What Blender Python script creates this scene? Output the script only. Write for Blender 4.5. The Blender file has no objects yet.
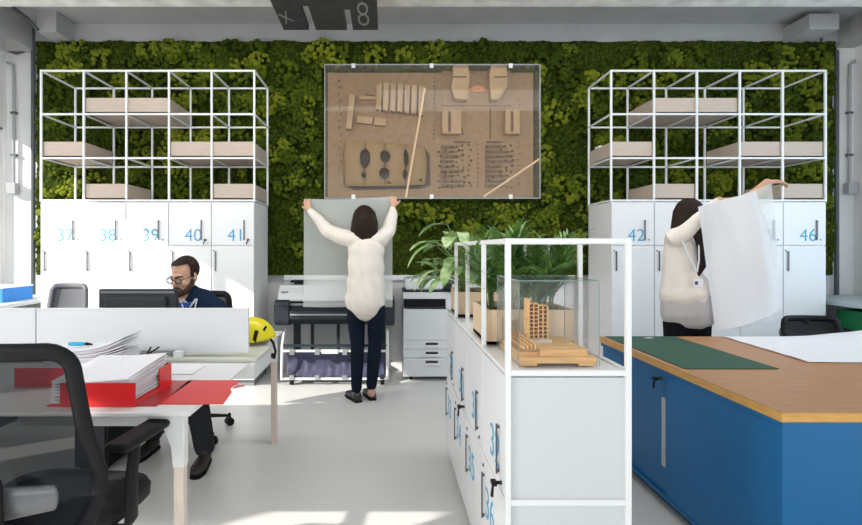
import bpy, bmesh, math, random
import numpy as np
from mathutils import Vector, Matrix, noise
R = math.radians
F = 512.0            # focal length in pixels of the 862 x 525 frame
SC = bpy.context.scene
COL = SC.collection
V = Vector

# ------------------------------------------------------------ camera, light, exposure
cam = bpy.data.cameras.new('camera'); camo = bpy.data.objects.new('camera', cam); COL.objects.link(camo)
camo.location = (0, 0, 1.30); camo.rotation_euler = (R(90), 0, 0)
cam.sensor_width = 36; cam.lens = 36 * F / 862
cam.shift_x = (431 - 387) / 862; cam.shift_y = -(262.5 - 248) / 862
cam.clip_start = 0.05
SC.camera = camo
SC.view_settings.view_transform = 'Standard'; SC.view_settings.look = 'None'
SC.view_settings.exposure = 0.0; SC.view_settings.gamma = 1
w = bpy.data.worlds.new('sky'); SC.world = w; w.use_nodes = True
w.node_tree.nodes['Background'].inputs[0].default_value = (0.80, 0.90, 1.0, 1)
w.node_tree.nodes['Background'].inputs[1].default_value = 0.75

def sun(direction, strength, color):
    l = bpy.data.lights.new('sun', 'SUN'); l.energy = strength; l.color = color; l.angle = R(0.8)
    o = bpy.data.objects.new('sun', l); COL.objects.link(o)
    o.rotation_euler = V(direction).to_track_quat('-Z', 'Y').to_euler(); return o
sun((1, 0.62, -0.575), 7.5, (1.0, 0.95, 0.87))

def area(name, loc, target, sx, sy, power, color):
    l = bpy.data.lights.new(name, 'AREA'); l.shape = 'RECTANGLE'; l.size = sx; l.size_y = sy
    l.energy = power; l.color = color
    o = bpy.data.objects.new(name, l); COL.objects.link(o); o.location = loc
    o.rotation_euler = (V(target) - V(loc)).to_track_quat('-Z', 'Z').to_euler(); return o
area('daylight_left_far', (-4.0, 3.7, 1.75), (0, 3.7, 1.3), 1.9, 1.6, 22, (1, 0.98, 0.95))
area('daylight_left_near', (-4.0, -0.6, 1.75), (0, 0.2, 1.1), 2.8, 1.6, 105, (1, 0.98, 0.95))
area('daylight_right', (4.95, 3.0, 1.75), (0, 3.2, 1.3), 3.4, 1.6, 58, (0.62, 0.83, 1))
area('daylight_rear', (0.3, -2.9, 2.2), (0.2, 5, 1.0), 6.5, 2.0, 75, (0.98, 0.99, 1))
area('ceiling_fill', (0.0, 3.1, 3.40), (0.0, 4.3, 0.0), 5.0, 0.5, 60, (1, 0.99, 0.97))  # added fill under the ceiling to even the room light, no fitting there

# ------------------------------------------------------------ helpers
def W(x, y, s):      # a point of the photo at the depth where one metre covers s pixels
    return V(((x - 387) / s, F / s, 1.30 - (y - 248) / s))

MATS = {}
def mat(name, color, rough=0.5, metal=0.0, var=0.0, scale=8.0, bump=0.0, bscale=60.0, spec=0.5, coat=0.0, stretch=(1, 1, 1), alpha=1.0):
    if name in MATS: return MATS[name]
    m = bpy.data.materials.new(name); m.use_nodes = True; MATS[name] = m
    nt = m.node_tree; b = nt.nodes['Principled BSDF']
    b.inputs['Roughness'].default_value = rough; b.inputs['Metallic'].default_value = metal
    b.inputs['Specular IOR Level'].default_value = spec; b.inputs['Coat Weight'].default_value = coat
    b.inputs['Alpha'].default_value = alpha
    c = tuple(color) + (1,)
    tc = nt.nodes.new('ShaderNodeTexCoord'); mp = nt.nodes.new('ShaderNodeMapping')
    mp.inputs['Scale'].default_value = stretch
    nt.links.new(tc.outputs['Object'], mp.inputs[0])
    if var > 0:
        n = nt.nodes.new('ShaderNodeTexNoise'); n.inputs['Scale'].default_value = scale; n.inputs['Detail'].default_value = 5
        nt.links.new(mp.outputs[0], n.inputs['Vector'])
        r = nt.nodes.new('ShaderNodeValToRGB')
        r.color_ramp.elements[0].position = 0.3; r.color_ramp.elements[1].position = 0.7
        r.color_ramp.elements[0].color = tuple(max(0, v * (1 - var)) for v in color) + (1,)
        r.color_ramp.elements[1].color = tuple(min(1, v * (1 + var)) for v in color) + (1,)
        nt.links.new(n.outputs[0], r.inputs[0]); nt.links.new(r.outputs[0], b.inputs['Base Color'])
    else:
        b.inputs['Base Color'].default_value = c
    if bump > 0:
        n2 = nt.nodes.new('ShaderNodeTexNoise'); n2.inputs['Scale'].default_value = bscale; n2.inputs['Detail'].default_value = 4
        nt.links.new(mp.outputs[0], n2.inputs['Vector'])
        bp = nt.nodes.new('ShaderNodeBump'); bp.inputs['Strength'].default_value = bump; bp.inputs['Distance'].default_value = 0.01
        nt.links.new(n2.outputs[0], bp.inputs['Height']); nt.links.new(bp.outputs[0], b.inputs['Normal'])
    return m

def sheer(name, color, opac, gloss=0.0, translucent=True):   # thin see-through sheet
    if name in MATS: return MATS[name]
    m = bpy.data.materials.new(name); m.use_nodes = True; MATS[name] = m
    nt = m.node_tree; nt.nodes.clear()
    out = nt.nodes.new('ShaderNodeOutputMaterial'); tr = nt.nodes.new('ShaderNodeBsdfTransparent')
    d = nt.nodes.new('ShaderNodeBsdfDiffuse'); d.inputs[0].default_value = tuple(color) + (1,)
    body = d.outputs[0]
    if translucent:
        t = nt.nodes.new('ShaderNodeBsdfTranslucent'); t.inputs[0].default_value = tuple(color) + (1,)
        mx0 = nt.nodes.new('ShaderNodeMixShader'); mx0.inputs[0].default_value = 0.2
        nt.links.new(d.outputs[0], mx0.inputs[1]); nt.links.new(t.outputs[0], mx0.inputs[2]); body = mx0.outputs[0]
    mx = nt.nodes.new('ShaderNodeMixShader'); mx.inputs[0].default_value = opac
    nt.links.new(tr.outputs[0], mx.inputs[1]); nt.links.new(body, mx.inputs[2]); res = mx.outputs[0]
    if gloss > 0:
        g = nt.nodes.new('ShaderNodeBsdfGlossy'); g.inputs['Roughness'].default_value = 0.04
        lw = nt.nodes.new('ShaderNodeLayerWeight'); lw.inputs[0].default_value = 0.5
        pw = nt.nodes.new('ShaderNodeMath'); pw.operation = 'POWER'; pw.inputs[1].default_value = 4; nt.links.new(lw.outputs['Facing'], pw.inputs[0])
        fr = nt.nodes.new('ShaderNodeMath'); fr.operation = 'MULTIPLY_ADD'; fr.inputs[1].default_value = 0.5; fr.inputs[2].default_value = gloss * 0.03; nt.links.new(pw.outputs[0], fr.inputs[0])
        m2 = nt.nodes.new('ShaderNodeMixShader'); nt.links.new(fr.outputs[0], m2.inputs[0])
        nt.links.new(res, m2.inputs[1]); nt.links.new(g.outputs[0], m2.inputs[2]); res = m2.outputs[0]
    nt.links.new(res, out.inputs[0]); return m

def BM(): return bmesh.new()
def box(bm, x0, x1, y0, y1, z0, z1, rot=None, pivot=None):
    vs = [bm.verts.new((x, y, z)) for z in (z0, z1) for y in (y0, y1) for x in (x0, x1)]
    for f in ((0, 2, 3, 1), (4, 5, 7, 6), (0, 1, 5, 4), (2, 6, 7, 3), (0, 4, 6, 2), (1, 3, 7, 5)):
        bm.faces.new([vs[i] for i in f])
    if rot is not None:
        p = pivot if pivot is not None else V(((x0 + x1) / 2, (y0 + y1) / 2, (z0 + z1) / 2))
        for v in vs: v.co = p + rot @ (v.co - p)
    return vs
def prism(bm, poly, y0, y1, axis='y'):    # polygon extruded along an axis
    def P(a, b, t): return {'y': (a, t, b), 'z': (a, b, t), 'x': (t, a, b)}[axis]
    A = [bm.verts.new(P(a, b, y0)) for a, b in poly]; B = [bm.verts.new(P(a, b, y1)) for a, b in poly]
    n = len(poly)
    bm.faces.new(A); bm.faces.new(B[::-1])
    for i in range(n): bm.faces.new((A[i], B[i], B[(i + 1) % n], A[(i + 1) % n]))
    return A + B
def loft(bm, pts, rad, n=12, up=(0, 0, 1), closed=False, round_caps=True):
    pts = [V(p) for p in pts]; rad = [(r, r) if isinstance(r, (int, float)) else r for r in (rad if isinstance(rad, list) else [rad] * len(pts))]
    if round_caps and not closed:
        t0 = (pts[0] - pts[1]).normalized(); t1 = (pts[-1] - pts[-2]).normalized()
        e0 = min(rad[0]); e1 = min(rad[-1])
        P, Q = [], []
        for k, q in ((1.0, .15), (.85, .55), (.5, .87)):
            P.append(pts[0] + t0 * e0 * k); Q.append((rad[0][0] * q, rad[0][1] * q))
        P += pts; Q += rad
        for k, q in ((.5, .87), (.85, .55), (1.0, .15)):
            P.append(pts[-1] + t1 * e1 * k); Q.append((rad[-1][0] * q, rad[-1][1] * q))
        pts, rad = P, Q
    m = len(pts); rings = []; u = V(up)
    for i in range(m):
        a = pts[(i - 1) % m] if (closed or i > 0) else pts[i]; b = pts[(i + 1) % m] if (closed or i < m - 1) else pts[i]
        t = (b - a).normalized()
        u2 = u - t * u.dot(t)
        if u2.length < 1e-4: u2 = V((1, 0, 0)) - t * t.x
        if u2.length < 1e-4: u2 = V((0, 1, 0))
        u2.normalize(); sd = t.cross(u2)
        if not closed: u = u2
        rings.append([bm.verts.new(pts[i] + sd * rad[i][0] * math.cos(2 * math.pi * k / n) + u2 * rad[i][1] * math.sin(2 * math.pi * k / n)) for k in range(n)])
    for i in range(m if closed else m - 1):
        A, B = rings[i], rings[(i + 1) % m]
        for k in range(n): bm.faces.new((A[k], A[(k + 1) % n], B[(k + 1) % n], B[k]))
    if not closed: bm.faces.new(rings[0][::-1]); bm.faces.new(rings[-1])
def ball(bm, c, r, seg=16, rot=None):
    r = (r, r, r) if isinstance(r, (int, float)) else r
    M = Matrix.Translation(c) @ (rot.to_4x4() if rot is not None else Matrix()) @ Matrix.Diagonal((r[0], r[1], r[2], 1))
    bmesh.ops.create_uvsphere(bm, u_segments=seg, v_segments=max(6, seg * 2 // 3), radius=1, matrix=M)
def cyl(bm, a, b, r, n=16): loft(bm, [a, b], [r, r], n=n, up=(0.3, 0.9, 0.1) if abs((V(b) - V(a)).normalized().z) > .5 else (0, 0, 1), round_caps=False)

SHIFT = {}
def link(o, parent):
    COL.objects.link(o)
    if parent is not None: o.parent = parent
def thing(name, label, cat, loc=(0, 0, 0), rz=0.0, group=None, local=False):
    o = bpy.data.objects.new(name, None); COL.objects.link(o); o.empty_display_size = 0.1
    o.location = loc; o.rotation_euler = (0, 0, rz)
    o['label'] = label; o['category'] = cat
    if group: o['group'] = group
    SHIFT[o.name] = V((0, 0, 0)) if local else V(loc)
    return o
def obj(name, bm, m, parent=None, bevel=0.0, smooth=False, label=None, cat=None, group=None, kind=None, solid=0.0, seg=2, sub=0):
    bmesh.ops.recalc_face_normals(bm, faces=bm.faces[:])
    me = bpy.data.meshes.new(name); bm.to_mesh(me); bm.free()
    o = bpy.data.objects.new(name, me); link(o, parent)
    for mm in (m if isinstance(m, (list, tuple)) else [m]): me.materials.append(mm)
    if parent is not None:
        sh = SHIFT[parent.name]; SHIFT[o.name] = sh; me.transform(Matrix.Translation(-sh))
    else:
        co = np.zeros(len(me.vertices) * 3); me.vertices.foreach_get('co', co); co = co.reshape(-1, 3)
        mn, mx = co.min(0), co.max(0); c = V(((mn[0] + mx[0]) / 2, (mn[1] + mx[1]) / 2, mn[2]))
        me.transform(Matrix.Translation(-c)); o.location = c; SHIFT[o.name] = c
    if smooth: me.polygons.foreach_set('use_smooth', [True] * len(me.polygons))
    if solid:
        md = o.modifiers.new('solid', 'SOLIDIFY'); md.thickness = solid; md.offset = 0
    if bevel:
        md = o.modifiers.new('bevel', 'BEVEL'); md.width = bevel; md.segments = seg; md.limit_method = 'ANGLE'; md.angle_limit = R(40)
    if sub:
        md = o.modifiers.new('sub', 'SUBSURF'); md.levels = sub; md.render_levels = sub
    if label: o['label'] = label
    if cat: o['category'] = cat
    if group: o['group'] = group
    if kind: o['kind'] = kind
    return o
def fused(name, bm, m, parent, voxel=0.006, it=4, **k):      # overlapping shapes fused into one continuous skin
    me = bpy.data.meshes.new('tmp'); bmesh.ops.recalc_face_normals(bm, faces=bm.faces[:]); bm.to_mesh(me); bm.free()
    t = bpy.data.objects.new('tmp', me); COL.objects.link(t)
    md = t.modifiers.new('r', 'REMESH'); md.mode = 'VOXEL'; md.voxel_size = voxel; md.use_smooth_shade = True
    sm = t.modifiers.new('s', 'SMOOTH'); sm.factor = 0.5; sm.iterations = it
    dg = bpy.context.evaluated_depsgraph_get(); dg.update()
    ev = bpy.data.meshes.new_from_object(t.evaluated_get(dg))
    bpy.data.objects.remove(t); b = BM(); b.from_mesh(ev)
    return obj(name, b, m, parent, smooth=True, **k)
def struct(name, bm, m, **k): return obj(name, bm, m, kind='structure', **k)
def quick(name, m, parent, *boxes, **k):
    bm = BM()
    for b in boxes: box(bm, *b)
    return obj(name, bm, m, parent, **k)
def text(name, s, loc, size, m, parent, face='front', depth=0.0006, rot=None, thin=0.0):
    cu = bpy.data.curves.new('t', 'FONT'); cu.body = s; cu.size = size; cu.extrude = depth; cu.align_x = 'CENTER'; cu.align_y = 'CENTER'; cu.offset = thin
    t = bpy.data.objects.new('t', cu); COL.objects.link(t)
    dg = bpy.context.evaluated_depsgraph_get(); dg.update()
    me = bpy.data.meshes.new_from_object(t.evaluated_get(dg)); bpy.data.objects.remove(t)
    Rm = {'front': Matrix.Rotation(R(90), 4, 'X'), 'left': Matrix.Rotation(R(-90), 4, 'Z') @ Matrix.Rotation(R(90), 4, 'X'),
          'down': Matrix.Rotation(R(180), 4, 'X'), 'up': Matrix()}[face]
    me.transform(Matrix.Translation(loc) @ Rm @ (rot if rot is not None else Matrix()))
    b = BM(); b.from_mesh(me); return obj(name, b, m, parent)

# ------------------------------------------------------------ materials
M_wall = mat('painted wall', (0.80, 0.80, 0.79), 0.8, var=0.03, scale=2, bump=0.1)
M_conc = mat('rough concrete', (0.72, 0.71, 0.67), 0.9, var=0.2, scale=5, bump=0.6, bscale=20)
M_ceil = mat('grey painted ceiling', (0.46, 0.46, 0.46), 0.8, var=0.06, scale=3, bump=0.3, bscale=30)
M_floor = mat('poured resin floor', (0.66, 0.655, 0.64), 0.32, var=0.035, scale=1.6, bump=0.02, bscale=200)
M_wht = mat('white lacquer', (0.82, 0.82, 0.82), 0.35)
M_door = mat('white locker door', (0.80, 0.81, 0.82), 0.3)
M_frame = mat('white powder coated steel', (0.80, 0.81, 0.81), 0.35)
M_seam = mat('shadow gap grey', (0.25, 0.26, 0.27), 0.7)
M_birch = mat('pale wood veneer', (0.52, 0.425, 0.35), 0.55, var=0.07, scale=3, stretch=(3, 3, 40))
M_birch2 = mat('birch planter wood', (0.70, 0.52, 0.34), 0.5, var=0.07, scale=3, stretch=(30, 30, 3))
M_oak = mat('oak worktop', (0.43, 0.215, 0.095), 0.45, var=0.12, scale=4, stretch=(2, 22, 2))
M_edge = mat('oak edge band', (0.62, 0.33, 0.08), 0.4, var=0.15, scale=5, stretch=(3, 3, 30))
M_mdl = mat('model timber', (0.30, 0.175, 0.078), 0.6, var=0.16, scale=2.5, stretch=(8, 2, 8))
M_mdl2 = mat('model timber pale', (0.44, 0.28, 0.14), 0.6, var=0.1, scale=10)
M_mdl3 = mat('stained model timber', (0.15, 0.08, 0.035), 0.7, var=0.25, scale=14)
M_pine = mat('pine model block', (0.72, 0.42, 0.16), 0.5, var=0.18, scale=8, stretch=(1, 6, 14))
M_blk = mat('black plastic', (0.007, 0.0075, 0.009), 0.55, spec=0.2)
M_dk = mat('dark grey plastic', (0.028, 0.031, 0.036), 0.5, spec=.3)
M_slv = mat('silver plastic', (0.42, 0.43, 0.44), 0.3, metal=0.6)
M_gun = mat('gunmetal handle', (0.12, 0.12, 0.13), 0.35, metal=0.7)
M_cyan = mat('cyan number print', (0.05, 0.36, 0.60), 0.5)
M_blue = mat('blue laminate', (0.007, 0.125, 0.310), 0.42, spec=.3)
M_green = mat('green desk mat', (0.024, 0.090, 0.058), 0.6, spec=.3)
M_red = mat('red binder board', (0.72, 0.018, 0.02), 0.35)
M_paper = mat('paper', (0.80, 0.80, 0.83), 0.8, var=0.03, scale=60)
M_grey = mat('grey pipe', (0.40, 0.41, 0.42), 0.5)
M_dpipe = mat('dark pipe', (0.10, 0.11, 0.12), 0.5)
M_yel = mat('yellow helmet shell', (0.80, 0.70, 0.01), 0.3)
M_glass = sheer('clear acrylic', (0.8, 0.85, 0.85), 0.022, 0.22, False)
M_trace = sheer('tracing paper', (0.90, 0.93, 0.91), 0.52)
M_skin = mat('skin', (0.58, 0.33, 0.22), 0.5, var=0.05, scale=20)
M_hair = mat('dark brown hair', (0.020, 0.009, 0.005), 0.6, spec=0.25, var=0.5, scale=40, stretch=(8, 8, 0.6), bump=0.6, bscale=60)
M_cream = mat('cream blouse', (0.76, 0.69, 0.62), 0.8, var=0.05, scale=12, bump=0.6, bscale=11, stretch=(1.6, 1.6, .8))
M_navy = mat('navy trousers', (0.006, 0.010, 0.024), 0.9, spec=.15, bump=0.2, bscale=20)
M_black = mat('black trousers', (0.006, 0.006, 0.009), 0.9, spec=.15, bump=0.2, bscale=20)
M_leath = mat('black shoe leather', (0.02, 0.022, 0.022), 0.25)

# ------------------------------------------------------------ room shell
XL, XR, YB, ZC = -4.13, 5.07, 5.56, 3.71
bm = BM(); box(bm, XL - .3, XR + .3, -3.0, YB + .2, -0.1, 0.0); struct('floor', bm, M_floor)
bm = BM(); box(bm, XL - .3, XR + .3, YB, YB + .2, 0.0, ZC + .1); struct('wall_back', bm, M_wall)
def side_wall(name, xa, xb, opens):
    bm = BM(); zs, zh = opens['z']; y = -3.0
    for a, b in opens['y']:
        box(bm, xa, xb, y, a, 0, ZC); box(bm, xa, xb, a, b, 0, zs); box(bm, xa, xb, a, b, zh, ZC); y = b
    box(bm, xa, xb, y, YB, 0, ZC); struct(name, bm, M_wall)
ZH = 2.60
side_wall('wall_left', XL - .12, XL, {'z': (0.85, ZH), 'y': [(-2.6, 0.35), (1.92, 5.54)]})
side_wall('wall_right', XR, XR + .12, {'z': (0.85, ZH), 'y': [(-2.6, 0.5), (1.5, 5.46)]})
def window(n, x, a, b, mull):
    bm = BM()
    box(bm, x - .03, x + .03, a, a + .05, .85, ZH); box(bm, x - .03, x + .03, b - .05, b, .85, ZH)
    box(bm, x - .03, x + .03, a, b, .85, .90); box(bm, x - .03, x + .03, a, b, ZH - .02, ZH)
    for m_ in mull: box(bm, x - .03, x + .03, m_ - .035, m_ + .035, .9, ZH - .02)
    fr_ = struct('window_%d' % n, bm, M_frame)
    quick('pane', M_glass, fr_, (x - .003, x + .003, a + .05, b - .05, .9, ZH - .02))
window(1, XL - .06, -2.6, .35, [-1.0]); window(2, XL - .06, 1.92, 5.54, [3.17])
window(3, XR + .06, -2.6, .5, [-1.0]); window(4, XR + .06, 1.5, 5.46, [3.1])
bm = BM(); box(bm, XL - .3, XR + .3, -3.0, YB + .2, ZC, ZC + .1); struct('ceiling', bm, M_ceil)
bm = BM(); box(bm, XL, XR, 4.15, 4.57, 3.45, ZC); box(bm, XL, XR, 0.4, 0.8, 3.45, ZC); struct('trim_1', bm, M_conc, bevel=.01)
bm = BM(); box(bm, XL, -3.80, 4.57, YB, 3.42, ZC); box(bm, -3.56, -3.36, 5.20, YB, 3.50, ZC); box(bm, XL, -3.80, 4.9, 5.1, 3.25, 3.42); struct('trim_2', bm, M_ceil, bevel=.006)
bm = BM(); box(bm, 4.84, XR, 4.57, YB, 3.47, ZC); box(bm, 4.25, 4.55, 5.15, YB, 3.50, 3.66); struct('trim_3', bm, M_ceil, bevel=.006)
# wall skirting ledge below the moss
bm = BM(); box(bm, -1.1, 2.0, 5.49, YB, 0.0, 1.01); struct('wall_lining', bm, M_wht)
bm = BM(); box(bm, -1.1, 2.0, 5.455, 5.49, 0.96, 1.01); box(bm, -1.1, 2.0, 5.46, 5.49, 0.0, 0.08); struct('trim_4', bm, M_wht)

bm = BM(); box(bm, XL, XR, 5.50, YB, 3.515, ZC); struct('trim_5', bm, M_ceil)
# ------------------------------------------------------------ moss wall
def mesh_np(name, co, faces, m, parent=None, smooth=True, attr=None, **tags):
    me = bpy.data.meshes.new(name); me.vertices.add(len(co)); me.vertices.foreach_set('co', co.astype(np.float32).ravel())
    k = faces.shape[1]; me.loops.add(faces.size); me.loops.foreach_set('vertex_index', faces.astype(np.int32).ravel())
    me.polygons.add(len(faces)); me.polygons.foreach_set('loop_start', np.arange(0, faces.size, k, dtype=np.int32))
    me.polygons.foreach_set('loop_total', np.full(len(faces), k, dtype=np.int32)); me.update(calc_edges=True)
    if smooth: me.polygons.foreach_set('use_smooth', np.ones(len(faces), dtype=bool))
    if attr is not None:
        a = me.attributes.new('tone', 'FLOAT', 'POINT'); a.data.foreach_set('value', attr.astype(np.float32))
    me.materials.append(m); o = bpy.data.objects.new(name, me); link(o, parent)
    for k_, v_ in tags.items(): o[k_] = v_
    return o
def moss_mat(name, ramp, useattr):
    m = bpy.data.materials.new(name); m.use_nodes = True; nt = m.node_tree; b = nt.nodes['Principled BSDF']
    b.inputs['Roughness'].default_value = 0.9; b.inputs['Specular IOR Level'].default_value = 0.15
    tc = nt.nodes.new('ShaderNodeTexCoord'); n = nt.nodes.new('ShaderNodeTexNoise'); n.inputs['Scale'].default_value = 34; n.inputs['Detail'].default_value = 6
    nt.links.new(tc.outputs['Object'], n.inputs['Vector'])
    r = nt.nodes.new('ShaderNodeValToRGB')
    while len(r.color_ramp.elements) < len(ramp): r.color_ramp.elements.new(0.5)
    for e, (p, c) in zip(r.color_ramp.elements, ramp): e.position = p; e.color = tuple(c) + (1,)
    if useattr:
        at = nt.nodes.new('ShaderNodeAttribute'); at.attribute_name = 'tone'
        ad = nt.nodes.new('ShaderNodeMath'); ad.operation = 'MULTIPLY_ADD'
        nt.links.new(n.outputs[0], ad.inputs[0]); ad.inputs[1].default_value = 0.35; nt.links.new(at.outputs['Fac'], ad.inputs[2])
        nt.links.new(ad.outputs[0], r.inputs[0])
    else: nt.links.new(n.outputs[0], r.inputs[0])
    nt.links.new(r.outputs[0], b.inputs['Base Color'])
    n2 = nt.nodes.new('ShaderNodeTexNoise'); n2.inputs['Scale'].default_value = 130; n2.inputs['Detail'].default_value = 5
    nt.links.new(tc.outputs['Object'], n2.inputs['Vector'])
    bp = nt.nodes.new('ShaderNodeBump'); bp.inputs['Strength'].default_value = 1.0; bp.inputs['Distance'].default_value = 0.03
    nt.links.new(n2.outputs[0], bp.inputs['Height']); nt.links.new(bp.outputs[0], b.inputs['Normal'])
    return m
MX0, MX1, MZ0, MZ1, MY = -3.75, 4.78, 1.01, 3.51, 5.50
rng = random.Random(4)
moss = thing('moss_wall', 'long green panel of preserved moss filling the back wall behind the shelving', 'moss wall', (0.5, MY, MZ0))
nx, nz = 560, 165
xs = np.linspace(MX0, MX1, nx); zs = np.linspace(MZ0, MZ1, nz)
co = np.zeros((nx * nz, 3))
k = 0
for z in zs:
    for x in xs:
        h = 0.035 * noise.noise((x * 4, 0, z * 4)) + 0.028 * noise.noise((x * 13, 3, z * 13)) + 0.018 * noise.noise((x * 37, 7, z * 37))
        co[k] = (x - 0.5, min(-0.004, -0.028 - 1.1 * h), z - MZ0); k += 1
ii = (np.arange(nz - 1)[:, None] * nx + np.arange(nx - 1)[None, :]).ravel()
fc = np.stack([ii, ii + 1, ii + 1 + nx, ii + nx], 1)
mesh_np('moss_mat', co, fc, moss_mat('dark moss', [(0.32, (0.014, 0.026, 0.003)), (0.5, (0.046, 0.072, 0.005)), (0.68, (0.110, 0.150, 0.009))], False), moss, kind='stuff')
bm = BM(); box(bm, MX0, MX1, MY, YB - .001, MZ0, MZ1); obj('backing_board', bm, mat('moss backing', (0.03, 0.04, 0.02), 0.9), moss)
# tufts: small rounded heads gathered in cushions
t = BM(); bmesh.ops.create_icosphere(t, subdivisions=2, radius=1); t.verts.ensure_lookup_table()
sv = np.array([v.co[:] for v in t.verts]); sf = np.array([[v.index for v in f.verts] for f in t.faces]); t.free()
cs = []; fs = []; tn = []; off = 0
for i in range(900):
    cx = rng.uniform(MX0 + .1, MX1 - .1); cz = rng.uniform(MZ0 + .06, MZ1 - .08)
    dn = noise.noise((cx * 1.1, 5, cz * 1.1)) + 0.5 * noise.noise((cx * 2.6, 9, cz * 2.6))
    if cx < -2.2: dn += .22
    if dn < -0.22 + rng.uniform(-.25, .25): continue
    Rr = rng.uniform(.05, .15); tone = rng.choice([0.0, 0.06, 0.14, 0.26, 0.40, 0.52]) + rng.uniform(-.05, .05)
    for j in range(int(10 + 520 * Rr * Rr * 3)):
        a = rng.uniform(0, 2 * math.pi); q = math.sqrt(rng.random()) * Rr
        px, pz = cx + q * math.cos(a) * 1.1, cz + q * math.sin(a)
        if not (MX0 < px < MX1 and MZ0 + .01 < pz < MZ1): continue
        if -.70 < px < 1.62 and 1.76 < pz < 3.21: continue
        py = -0.035 - 0.055 * math.sqrt(max(0, 1 - (q / Rr) ** 2)) - rng.uniform(0, .02)
        r = rng.uniform(.014, .030)
        cs.append(sv * np.array([r, r * 1.1, r]) * (1 + .14 * np.sin(sv[:, [0]] * 9 + i) * np.cos(sv[:, [2]] * 8 + j)) + np.array([px - .5, py, pz - MZ0]))
        fs.append(sf + off); off += len(sv); tn.append(np.full(len(sv), tone + rng.uniform(-.04, .04)))
mesh_np('moss_tufts', np.concatenate(cs), np.concatenate(fs), moss_mat('tuft moss', [(0.15, (0.050, 0.085, 0.006)), (0.45, (0.13, 0.18, 0.012)), (0.8, (0.31, 0.35, 0.028))], True), moss, attr=np.concatenate(tn), kind='stuff')

# ------------------------------------------------------------ locker banks
def keyset(p, x, y, z, face='front'):
    bm = BM()
    if face == 'front':
        cyl(bm, (x, y, z), (x, y - .02, z), .006, 8); box(bm, x - .004, x + .004, y - .03, y - .014, z - .015, z + .01)
        loft(bm, [(x - .003, y - .026, z - .01), (x - .01, y - .03, z - .038)], [(.008, .004), (.012, .005)], n=8)
    else:
        cyl(bm, (x, y, z), (x - .02, y, z), .006, 8); box(bm, x - .03, x - .014, y - .015, y + .015, z - .006, z + .006)
        loft(bm, [(x - .024, y + .003, z - .012), (x - .026, y + .008, z - .045)], [(.004, .007), (.005, .010)], n=8, up=(0, 1, 0))
    obj('key', bm, M_blk, p)
def locker(x0, num, label, key, group, yf=4.794, yb=5.347):
    t = thing('locker_cabinet', label, 'locker', (x0 + .2, (yf + yb) / 2, 0), group=group)
    quick('body', M_wht, t, (x0 + .001, x0 + .399, yf + .018, yb, .06, 1.733)); quick('plinth', M_seam, t, (x0 + .01, x0 + .39, yf + .04, yb - .02, 0, .06))
    g = .003
    d = quick('upper_door', M_door, t, (x0 + g, x0 + .4 - g, yf, yf + .018, 1.327, 1.726), bevel=.0015)
    quick('handle', M_gun, d, (x0 + .303, x0 + .314, yf - .013, yf - .007, 1.375, 1.56), (x0 + .305, x0 + .312, yf - .008, yf, 1.54, 1.555), (x0 + .305, x0 + .312, yf - .008, yf, 1.38, 1.395))
    bm = BM(); cyl(bm, (x0 + .348, yf, 1.377), (x0 + .348, yf - .004, 1.377), .007, 12); obj('lock', bm, M_gun, d)
    text('number', num, (x0 + .232, yf - .001, 1.415), .165, M_cyan, d, thin=-0.0010)
    if key: keyset(d, x0 + .348, yf - .004, 1.377)
    e = quick('lower_door', M_door, t, (x0 + g, x0 + .4 - g, yf, yf + .018, .065, 1.320), bevel=.0015)
    quick('handle', M_gun, e, (x0 + .036, x0 + .047, yf - .013, yf - .007, 1.085, 1.27), (x0 + .038, x0 + .045, yf - .008, yf, 1.25, 1.265), (x0 + .038, x0 + .045, yf - .008, yf, 1.09, 1.105))
    bm = BM(); cyl(bm, (x0 + .022, yf, 1.275), (x0 + .022, yf - .004, 1.275), .007, 12); obj('lock', bm, M_gun, e)
for i in range(5):
    locker(-3.245 + .4 * i, str(37 + i), ['white locker marked 37, leftmost of the left bank beside the window counter', 'white locker marked 38, between 37 and 39 behind the empty chair', 'white locker marked 39, middle of the left bank behind the monitor', 'white locker marked 40 with a black key, behind the seated man', 'white locker marked 41 with a black key, right end of the left bank'][i], i >= 3, 'lockers of the left bank')
for i in range(5):
    locker(2.103 + .4022 * i, str(42 + i), ['white locker marked 42, leftmost of the right bank', 'white locker right of the leftmost one, mostly behind the standing woman', 'white locker in the middle of the right bank, hidden behind the lifted drawing', 'white locker whose number ends in 5, seen through the sheer sheet', 'white locker marked 46 at the far right end of the bank'][i], False, 'lockers of the right bank')

def rails(t, x0, x1, y0, y1, ncx, ncy, levels, zb, r=.0092, m=M_frame):
    xs = [x0 + (x1 - x0) * i / ncx for i in range(ncx + 1)]; ys = [y0 + (y1 - y0) * i / ncy for i in range(ncy + 1)]
    e = .0008
    for x in xs:
        for y in ys: quick('post', m, t, (x - r, x + r, y - r, y + r, zb, levels[-1] + r), bevel=.002)
    for z in levels:
        for y in ys: quick('long_rail' if ncx >= ncy else 'cross_rail', m, t, (x0 - r + e, x1 + r - e, y - r + e, y + r - e, z - r + e, z + r - e))
        for x in xs: quick('cross_rail' if ncx >= ncy else 'long_rail', m, t, (x - r + e, x + r - e, y0 - r + 2 * e, y1 + r - 2 * e, z - r + 2 * e, z + r - 2 * e))
LV = [1.746, 2.143, 2.555, 2.962]
tl = thing('grid_shelving', 'open white steel grid of shelving cells standing on the left lockers', 'shelving', (-2.245, 5.07, 1.733), group='open grid shelving on the lockers')
rails(tl, -3.245, -1.245, 4.806, 5.335, 5, 1, LV, 1.734)
tr_ = thing('grid_shelving', 'open white steel grid of shelving cells standing on the right lockers', 'shelving', (3.11, 5.07, 1.733), group='open grid shelving on the lockers')
rails(tr_, 2.103, 4.114, 4.806, 5.335, 5, 1, LV, 1.734)
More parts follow.
